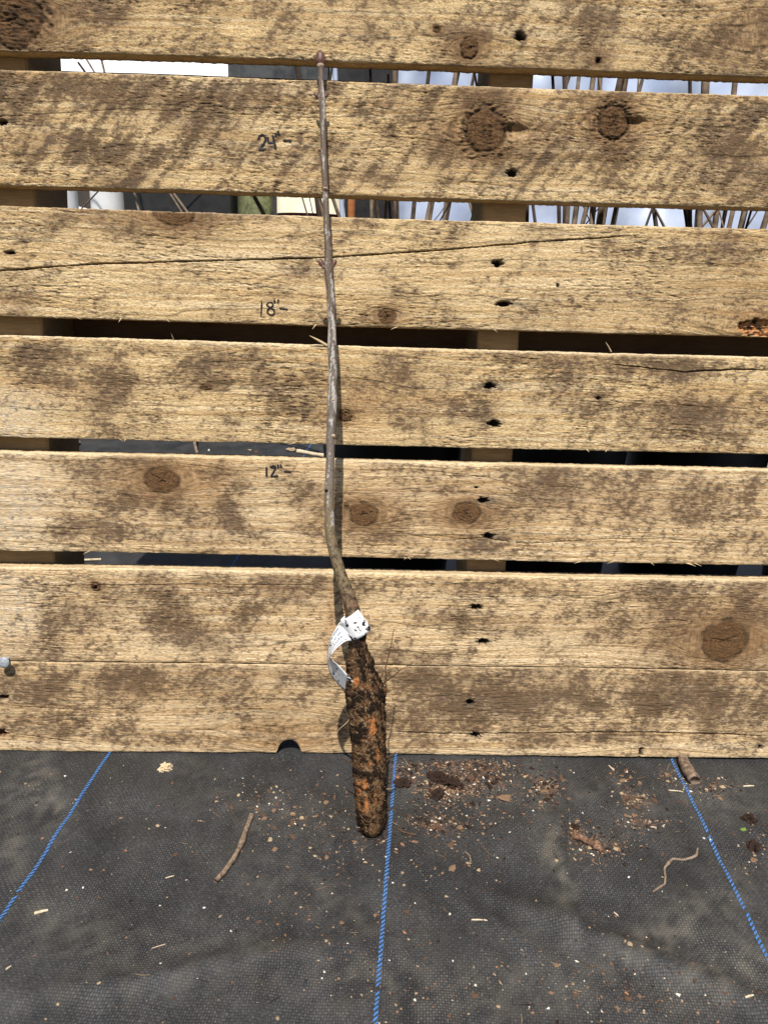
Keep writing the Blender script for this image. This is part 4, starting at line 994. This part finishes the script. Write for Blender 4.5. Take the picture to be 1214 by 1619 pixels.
# soil clumps: crumbly lumps
def clump_mesh(seed, mat=None):
    nu, nv = 22, 28; th = np.linspace(0.02, math.pi - .02, nu); ph = np.arange(nv) * 2 * math.pi / nv
    TT, PP = np.meshgrid(th, ph, indexing='ij'); x, y, z = np.sin(TT) * np.cos(PP), np.sin(TT) * np.sin(PP), np.cos(TT)
    r = 1 + .55 * perlin(x * 1.7 + z, y * 1.7 + z * .7, seed) + .45 * perlin(x * 4 + z * 2, y * 4 + z, seed + 1) + .22 * perlin(x * 9 + 4 * z, y * 9, seed + 2)
    V = np.stack([x * r, y * r * .8, np.maximum(z * r * .6, -.12)], -1).reshape(-1, 3)
    me = bpy.data.meshes.new('soil_clump'); me.from_pydata([tuple(v) for v in V], [], [tuple(int(q) for q in f) for f in grid_faces(nu, nv, True)]); me.materials.append(mat or M_FL[2]); return me
for (px, py, s, lab) in ((637, 1240, 26, 'dark crumbly soil clump beside the middle blue line'), (692, 1233, 34, 'largest dark soil clump in the heap right of the sapling'), (714, 1240, 28, 'dark brown soil clump in the heap right of the sapling'), (690, 1257, 24, 'dark soil clump at the front of the heap'), (729, 1242, 10, 'small round dark soil clump at the edge of the heap'), (1183, 1296, 24, 'brown soil clump above the green leaf fragment'), (1192, 1340, 24, 'brown soil clump below the green leaf fragment'), (908, 1307, 14, 'dark soil clump above the broken root')):
    sz = s * depth_of(on_ground(px, py)) / FPX / 2
    place('soil_clump', clump_mesh(int(px)), px, py, sz, rnd.uniform(0, 6), lab, 'soil clump', tilt=.1, sink=0)
me = clump_mesh(5, mat_mottled('cream_raw_wood', (0.50, 0.37, 0.21), (0.76, 0.63, 0.43), 160, 0.8, .6))
place('wood_chunk', me, 262, 1215, 10.5 * depth_of(on_ground(262, 1212)) / FPX, .3, 'cream coloured chunk of raw wood near the pallet foot', 'wood chunk', tilt=.05, sink=0)
# scattered look-alikes
def scatter(n, m, clusters, s0, s1, name, label, cat, group):
    wts = np.array([c[4] for c in clusters], float); wts /= wts.sum(); k = 0
    while k < n:
        c = clusters[rng.choice(len(clusters), p=wts)]
        px, py = rng.normal(c[0], c[2]), rng.normal(c[1], c[3])
        if not (-10 < px < 1224 and 1203 < py < 1635) or (548 < px < 618 and py < 1326): continue
        flake(px, py, rng.uniform(s0, s1), m, label + ' ' + zone(px, py), cat, group + ' ' + zone(px, py), name, tilt=.35); k += 1
heap = [(705, 1245, 24, 13, 5), (755, 1225, 34, 16, 4), (695, 1302, 34, 10, 1.6), (800, 1255, 60, 30, 1.6), (720, 1208, 60, 5, 1.6), (862, 1245, 16, 10, .8), (640, 1215, 12, 10, .5)]
wide = heap + [(450, 1270, 60, 30, 2.6), (530, 1330, 30, 50, 1.4), (720, 1340, 90, 40, 2), (1005, 1265, 14, 8, 1.4), (985, 1225, 14, 14, .8), (1015, 1303, 30, 6, 1.0), (908, 1312, 10, 8, .6), (940, 1340, 26, 12, 1.2), (1190, 1340, 20, 24, 1), (1110, 1242, 26, 10, 1.2), (1055, 1225, 10, 10, .6), (600, 1450, 400, 110, 2), (1000, 1560, 120, 40, 1.2), (520, 1440, 90, 60, 1)]
scatter(70, 0, wide, 7, 14, 'bark_flake', 'small tan bark flake', 'bark flake', 'tan bark flakes')
scatter(80, 1, heap + wide, 8, 16, 'bark_flake', 'small dark brown bark flake', 'bark flake', 'brown bark flakes')
scatter(34, 2, heap, 8, 15, 'soil_lump', 'small dark soil lump', 'soil lump', 'soil lumps')
scatter(46, 3, wide[7:], 5, 11, 'wood_chip', 'small straw coloured wood chip', 'wood chip', 'straw wood chips')
scatter(22, 4, [(620, 1400, 320, 130, 3), (790, 1215, 60, 10, 1), (1020, 1290, 100, 40, 1)], 4, 7.5, 'perlite_grain', 'tiny white perlite grain', 'perlite', 'perlite grains')

# crumbs too small to pick apart
def crumb_field(n, clusters, s0, s1, pal, p, name, label, flat=.6):
    wts = np.array([c[4] for c in clusters], float); wts /= wts.sum()
    which = rng.choice(len(clusters), n, p=wts); cl = np.array([c[:4] for c in clusters], float)[which]
    px = rng.normal(cl[:, 0], cl[:, 2]); py = rng.normal(cl[:, 1], cl[:, 3])
    ok = (px > -20) & (px < 1234) & (py > 1198) & (py < 1640); px, py = px[ok], py[ok]
    g = np.array([on_ground(a, b) for a, b in zip(px, py)])
    g[:, 2] = ground_z(g[:, 0], g[:, 1]); g = g[g[:, 1] < -0.002]
    sz = s0 * (s1 / s0) ** (rng.random(len(g)) ** 1.6)
    g[:, 2] += sz * flat * .3
    v, f, c = crumbs(g, sz, np.asarray(pal)[rng.choice(len(pal), len(g), p=p)] * rng.uniform(.75, 1.25, (len(g), 1)), flat)
    o = mesh_obj(name, v, f, M_LIT, None, False, c); tag(o, label, 'litter', None, 'stuff'); return o
M_LIT = mat_tint('fine_litter', 0.9, 0.3, 1500, 0.1)
pal2 = [(0.03, 0.018, 0.012), (0.10, 0.055, 0.035), (0.20, 0.12, 0.075), (0.33, 0.24, 0.15), (0.62, 0.56, 0.46), (0.30, 0.14, 0.07)]
uni = [(607, 1400, 420, 140, 3)]
crumb_field(2600, heap + [(1010, 1265, 60, 25, 1), (940, 1335, 40, 18, 2), (590, 1325, 30, 10, 1)], .0003, .0021, pal2, [.36, .29, .2, .08, .015, .055], 'mulch_crumbs', 'fine dark mulch crumbs heaped right of the sapling')
crumb_field(5200, wide + uni + [(1000, 1560, 160, 50, 2), (640, 1560, 120, 50, 1.5)] + [(90, 1240, 60, 40, .6), (250, 1320, 160, 60, 1)], .00035, .0016, pal2, [.12, .22, .31, .24, .06, .05], 'soil_specks', 'fine soil specks and wood dust sprinkled over the fabric')
# thin fibres and straws
Vs, Fs, Cc, nb = [], [], [], 0
for q in range(420):
    c = (heap + wide + uni)[rng.integers(0, len(heap) + len(wide) + 1)]
    px, py = rng.normal(c[0], c[2]), rng.normal(c[1], c[3])
    if not (0 < px < 1214 and 1204 < py < 1625): continue
    p = gpt(px, py); a = rng.uniform(0, 6.28); L = rng.uniform(.0015, .0075); d = np.array([math.cos(a), math.sin(a), 0]); e = np.array([-d[1], d[0], 0])
    pts = []
    for t in (-1, 0, 1):
        z = p + d * L * t + e * L * .25 * (t == 0) * rng.uniform(-1, 1); z[2] = seat(z[0], z[1]) + .0004 + (rng.uniform(0, .0012) if t else 0); pts.append(z)
    if max(z[1] for z in pts) > -.003: continue
    a_, b_ = curve_tube(pts, [.00018, .00024, .0001], 3, 2); Vs.append(a_); Fs += [tuple(k + nb for k in f_) for f_ in b_]; nb += len(a_)
    Cc.append(np.repeat(np.array([pal2[rng.choice([0, 1, 1, 2, 2, 3])]]), len(a_), 0))
o = mesh_obj('straw_fibres', np.concatenate(Vs), Fs, M_LIT, None, False, np.concatenate(Cc)); tag(o, 'fine straw and bark fibres strewn over the fabric', 'litter', None, 'stuff')

# ------------------------------------------------------------------ behind the pallet
M_BLACK = mat_mottled('black_pot_plastic', (0.012, 0.012, 0.013), (0.028, 0.027, 0.027), 30, 0.5, 0.1, .001, .4)
M_WPLAST = mat_mottled('white_pot_plastic', (0.70, 0.71, 0.72), (0.80, 0.80, 0.80), 20, 0.35, 0.05, .001, .5)
M_SHEET = mat_mottled('bluish_white_plastic_sheet', (0.33, 0.40, 0.56), (0.50, 0.56, 0.70), 6, 0.35, 0.1, .002, .5)
M_CREAM = mat_mottled('cream_plastic', (0.58, 0.54, 0.40), (0.66, 0.62, 0.48), 20, 0.5, 0.1)
M_OLIVE = mat_mottled('olive_sack_cloth', (0.10, 0.115, 0.05), (0.22, 0.23, 0.12), 60, 0.9, 0.5)
M_RUST = mat_mottled('rusty_orange_post', (0.26, 0.09, 0.03), (0.40, 0.16, 0.06), 40, 0.8)
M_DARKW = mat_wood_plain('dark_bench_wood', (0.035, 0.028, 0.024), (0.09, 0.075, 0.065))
M_DSTEM = mat_mottled('dry_perennial_stem', (0.13, 0.09, 0.06), (0.33, 0.25, 0.18), 60, 0.8)
M_DSTEM2 = mat_mottled('dark_dry_stem', (0.05, 0.035, 0.028), (0.12, 0.085, 0.065), 60, 0.8)

def pot(name, x, y, z, r0, r1, h, mat, label, cat, group=None, rim=.012):
    e = empty(name, (x, y, z))
    lathe('pot_body', [(r0 * .96, 0), (r0, .004), (r0 + (r1 - r0) * .5, h * .5), (r1 * .99, h - rim * 2), (r1 * .99, h - .004), (r1 * .9, h - .004), (r1 * .86, h * .86), (.001, h * .85)], (0, 0, 0), (0, 0, 1), mat, e, 40)
    lathe('pot_rim', [(r1 * .992, h - rim * 2), (r1 + rim * .35, h - rim * 1.8), (r1 + rim * .4, h - .003), (r1, h), (r1 * .93, h - .002)], (0, 0, 0), (0, 0, 1), mat, e, 40)
    tag(e, label, cat, group); return e
# a row of black nursery pots with dead stems, close behind the right half
potx = [(0.02, .50), (0.27, .47), (0.52, .52), (0.75, .46), (0.98, .55)]
labs = ['behind the middle of the pallet', 'just right of the middle stringer', 'behind the right part of the pallet', 'at the right edge of the view', 'beyond the right edge of the view']
for i, (x, y) in enumerate(potx):
    zg = seat(x, y) - .001
    pot('nursery_pot', x, y, zg, .095, .118, .30, M_BLACK, 'black plastic nursery pot in the shade ' + labs[i], 'pot', 'black nursery pots behind the pallet')
    e = empty('dead_stems', (x, y, zg + .255)); tag(e, 'bare dry perennial stems standing in the black pot ' + labs[i], 'plant', 'dead stem clumps behind the pallet')
    for q in range(20):
        a = rnd.uniform(0, 6.28); r0 = rnd.uniform(0, .07); lean = rnd.uniform(-.13, .13); ln2 = rnd.uniform(-.12, .1); H_ = rnd.choice((rnd.uniform(.3, .5), rnd.uniform(.5, 1.0)))
        p = [(r0 * math.cos(a), r0 * math.sin(a), -.005)]
        for t in (.25, .5, .75, 1.0):
            p.append((r0 * math.cos(a) + lean * t * 1.3 + rnd.uniform(-.008, .008), r0 * math.sin(a) + ln2 * t + rnd.uniform(-.008, .008), H_ * t))
        rr_ = rnd.uniform(.0018, .0062)
        a_, b_ = curve_tube(p, np.linspace(rr_, rr_ * .5, 5), 6, 3)
        mesh_obj('stem', a_, b_, M_DSTEM if q % 3 else M_DSTEM2, e)
        if q % 2 == 0:
            b0 = np.array(p[2]) * .5 + np.array(p[3]) * .5; tw = np.array([rnd.uniform(-.12, .12), rnd.uniform(-.05, .05), rnd.uniform(.08, .18)])
            a_, b_ = curve_tube([b0, b0 + tw * .5 + np.array([.006, 0, -.004]), b0 + tw], [rr_ * .5, rr_ * .4, rr_ * .2], 5, 3)
            mesh_obj('side_twig', a_, b_, M_DSTEM if q % 4 else M_DSTEM2, e)
# bluish white plastic sheet hanging behind the stems
def sheet(name, x0, x1, y, z0, z1, mat, label, amp=.05, seed=5):
    xs = np.linspace(x0, x1, 90); zs = np.linspace(z0, z1, 40); X, Z = np.meshgrid(xs, zs, indexing='ij')
    Y = amp * (fbm(X * 7, Z * 3, 4, seed) * 1.6 + .5 * np.sin(X * 30 + 3 * Z)) + 0.10 * (z1 - Z)* -1
    o = mesh_obj(name, np.stack([X - x0, Y, Z - z0], -1).reshape(-1, 3), grid_faces(90, 40), mat); o.location = (x0, y, z0)
    m = o.modifiers.new('thickness', 'SOLIDIFY'); m.thickness = .001
    return tag(o, label, 'plastic sheet')
xL = at_y(628, 110, 1.35)[0]
sheet('plastic_sheet', xL, 1.9, 1.35, seat(.8, 1.35) , 1.35, M_SHEET, 'bluish white plastic sheet hanging behind the dry stems')
# bench with pots and bins on the left
BZ = .46
bench = empty('potting_bench', (-.45, 1.75, 0)); tag(bench, 'dark wooden bench behind the pallet carrying white pots', 'bench')
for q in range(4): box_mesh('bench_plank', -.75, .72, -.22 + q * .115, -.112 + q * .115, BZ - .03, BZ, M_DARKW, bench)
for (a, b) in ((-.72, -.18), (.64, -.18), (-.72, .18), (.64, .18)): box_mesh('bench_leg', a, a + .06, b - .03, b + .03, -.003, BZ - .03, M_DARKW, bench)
y_f = 1.62
def bx(px, y=y_f): return at_y(px, 315, y)[0]
for (pa, pb, lab) in ((66, 123, 'white plastic pot on the bench beside the left stringer'), (144, 200, 'white plastic pot with a dark twig in front, second from the left stringer')):
    c, r = (bx(pa) + bx(pb)) / 2, (bx(pb) - bx(pa)) / 2
    pot('white_pot', c, y_f, BZ, r * .97, r, .28, M_WPLAST, lab, 'pot', rim=.004)
def crate(name, x0, x1, y0, y1, z0, z1, mat, label, cat):
    e = empty(name, ((x0 + x1) / 2, (y0 + y1) / 2, z0)); hx, hy, h = (x1 - x0) / 2, (y1 - y0) / 2, z1 - z0
    t = .012
    box_mesh('side', -hx, hx, -hy, -hy + t, 0, h, mat, e); box_mesh('side', -hx, hx, hy - t, hy, 0, h, mat, e)
    box_mesh('end', -hx, -hx + t, -hy + t + .001, hy - t - .001, 0, h, mat, e); box_mesh('end', hx - t, hx, -hy + t + .001, hy - t - .001, 0, h, mat, e)
    box_mesh('base', -hx + t, hx - t, -hy + t, hy - t, .002, .014, mat, e)
    box_mesh('rim', -hx - .006, hx + .006, -hy - .006, -hy - .0005, h - .03, h - .004, mat, e)
    return tag(e, label, cat)
crate('black_bin', bx(206), bx(370), 1.56, 1.78, BZ, BZ + .24, M_BLACK, 'black plastic bin on the bench beside the white pots', 'bin')
crate('storage_bin', at_y(364, 110, 1.88)[0], at_y(520, 110, 1.88)[0], 1.84, 1.955, BZ, 1.15, mat_mottled('charcoal_bin', (0.03, 0.032, 0.036), (0.085, 0.088, 0.09), 25, .7), 'tall charcoal grey bin at the back of the bench', 'bin')
# olive sack, cream tub, rusty post stand on the ground right of the bench
box_mesh('dark_backing', -.75, .70, .235, .25, BZ - .03, .86, M_DARKW, bench)  # added dark backing so the gaps between the pots stay dark
crate('black_bin', at_y(530, 110, 1.88)[0], at_y(629, 110, 1.88)[0], 1.84, 1.955, BZ, 1.2, M_BLACK, 'tall black bin at the back of the bench beside the plastic sheet', 'bin')
xo0, xo1 = bx(374, 1.66), bx(436, 1.66)
lathe_o = lathe('cloth_sack', [(.02, 0), (.046, .01), (.050, .10), (.047, .2), (.044, .27), (.02, .285)], (0, 0, 0), (0, 0, 1), M_OLIVE, None, 24, True, .05)
lathe_o.location = ((xo0 + xo1) / 2, 1.64, BZ); tag(lathe_o, 'olive green cloth sack standing between the black bin and the cream tub', 'sack')
rt = (bx(545) - bx(438)) / 2
tb = empty('cream_tub', ((bx(438) + bx(545)) / 2, y_f, BZ))
hb_ = at_y(490, 337, y_f - rt)[2] - BZ
lathe('base', [(rt * .8, 0), (rt * .85, .01), (rt * .97, hb_ - .02), (rt * .97, hb_)], (0, 0, 0), (0, 0, 1), mat_mottled('dark_red_plastic', (0.16, 0.03, 0.04), (0.26, 0.05, 0.06), 30, .5), tb, 32)
lathe('body', [(rt, hb_ + .0005), (rt, hb_ + .15), (rt * .9, hb_ + .17), (rt * .2, hb_ + .175)], (0, 0, 0), (0, 0, 1), M_CREAM, tb, 32)
tag(tb, 'cream plastic tub with a dark red base behind the sapling stem', 'tub')
px0, px1 = bx(550), bx(562)
o = lathe('rusty_post', [((px1 - px0) / 2, 0), ((px1 - px0) / 2, .1), ((px1 - px0) / 2 * 1.04, .12), ((px1 - px0) / 2, .14), ((px1 - px0) / 2, .27), (.004, .28)], (0, 0, 0), (0, 0, 1), M_RUST, None, 14); o.location = ((px0 + px1) / 2, y_f, BZ)
tag(o, 'rusty orange post beside the cream tub', 'post')
# white plastic cover behind the left end, curved to face the sun and look blown white
xa, xb = -2.4, at_y(364, 100, 2.3)[0]
def tunnel():
    e = empty('white_tunnel', (xa, 3.3, seat(-1.5, 3.3)))
    us = np.linspace(0, xb - xa, 60); an = np.linspace(math.pi, 0, 48); U_, A2 = np.meshgrid(us, an, indexing='ij')
    r_ = 1.45 + .012 * fbm(U_ * 4, A2 * 3, 3, 71) + .01 * np.cos(U_ * 9)
    o = mesh_obj('cover', np.stack([U_, r_ * np.cos(A2), r_ * np.sin(A2) - .004], -1).reshape(-1, 3), grid_faces(60, 48), M_WPLAST, e)
    m = o.modifiers.new('thickness', 'SOLIDIFY'); m.thickness = .002
    for u in (0.02, .7, 1.4, xb - xa - .02):
        V_, F_ = curve_tube([(u, 1.43 * math.cos(a), 1.43 * math.sin(a)) for a in np.linspace(math.pi, 0, 16)], .011, 8, 3); mesh_obj('hoop', V_, F_, M_STEEL, e)
    return tag(e, 'white plastic tunnel cover, bright in the sun behind the left of the pallet', 'tunnel')
tunnel()
# two leaning canes in front of the tank and a few stray ones
def cane(name, p0, p1, y, r, mat, label, z_to=None, group=None):
    a = at_y(*p0, y); b = at_y(*p1, y); d = (b - a) / (b[2] - a[2]); lo = a - d * (a[2] - seat(a[0], y) + .004)
    hi = b + d * .25
    V_, F_ = curve_tube([np.zeros(3), (hi - lo) * .33 + np.array([.004, .003, 0]), (hi - lo) * .66 - np.array([.003, .002, 0]), hi - lo], [r, r * .95, r * .8, r * .6], 7, 5)
    o = mesh_obj(name, V_, F_, mat); o.location = lo; return tag(o, label, 'cane', group)
cane('thin_cane', (150, 112), (134, 86), 1.30, .0030, M_DSTEM, 'thin bent cane against the white tunnel, nearer the left stringer')
cane('thin_cane', (167, 113), (161, 88), 1.30, .0036, M_DSTEM, 'thicker straight cane against the white tunnel')
cane('thin_cane', (297, 334), (272, 300), 1.2, .004, M_TWIG2, 'pale grey cane crossing in front of the black bin')
cane('thin_cane', (135, 326), (160, 300), 1.45, .0025, M_DSTEM2, 'dark twig crossing in front of the white pots')
cane('white_cane', (526, 124), (524, 100), 1.5, .0030, M_WPLAST, 'slim white stake seen beside the sapling bud')
cane('grey_pipe', (532, 124), (531, 100), 1.5, .008, M_SHEET, 'bluish grey pipe beside the slim white stake')
# litter and canes on the ground behind
ground_stick('fallen_cane', [(548, 711), (570, 718), (592, 727)], [.006, .006, .005], M_TWIG2, 'grey cane lying on the ground seen through the gap beside the stem', 'cane', n=8)
ground_stick('fallen_cane', [(92, 716), (110, 709), (126, 702)], [.005, .007, .006], M_TWIG, 'brown stick lying on the ground behind the left of the pallet', 'cane', n=8, noise=.4)
ground_stick('fallen_cane', [(130, 887), (160, 886)], [.0022, .0022], M_STRAW, 'small pale stick on the shaded fabric behind the pallet', 'cane', n=6)
ground_stick('fallen_cane', [(470, 716), (500, 721), (520, 724)], [.006, .005, .006], M_STRAW, 'pale straw coloured stick on the ground behind the sapling stem', 'cane', n=7, noise=.3)
for (px, py, s, m, lab) in ((330, 713, 9, 4, 'white pebble on the shaded fabric behind the pallet'), (395, 712, 9, 3, 'straw coloured pebble on the shaded fabric behind the pallet'), (460, 712, 22, 3, 'clump of dry straw behind the pallet beside the stem'), (405, 715, 16, 1, 'brown leaf bit behind the pallet')):
    flake(px, py, s, m, lab, 'litter', name='ground_litter')
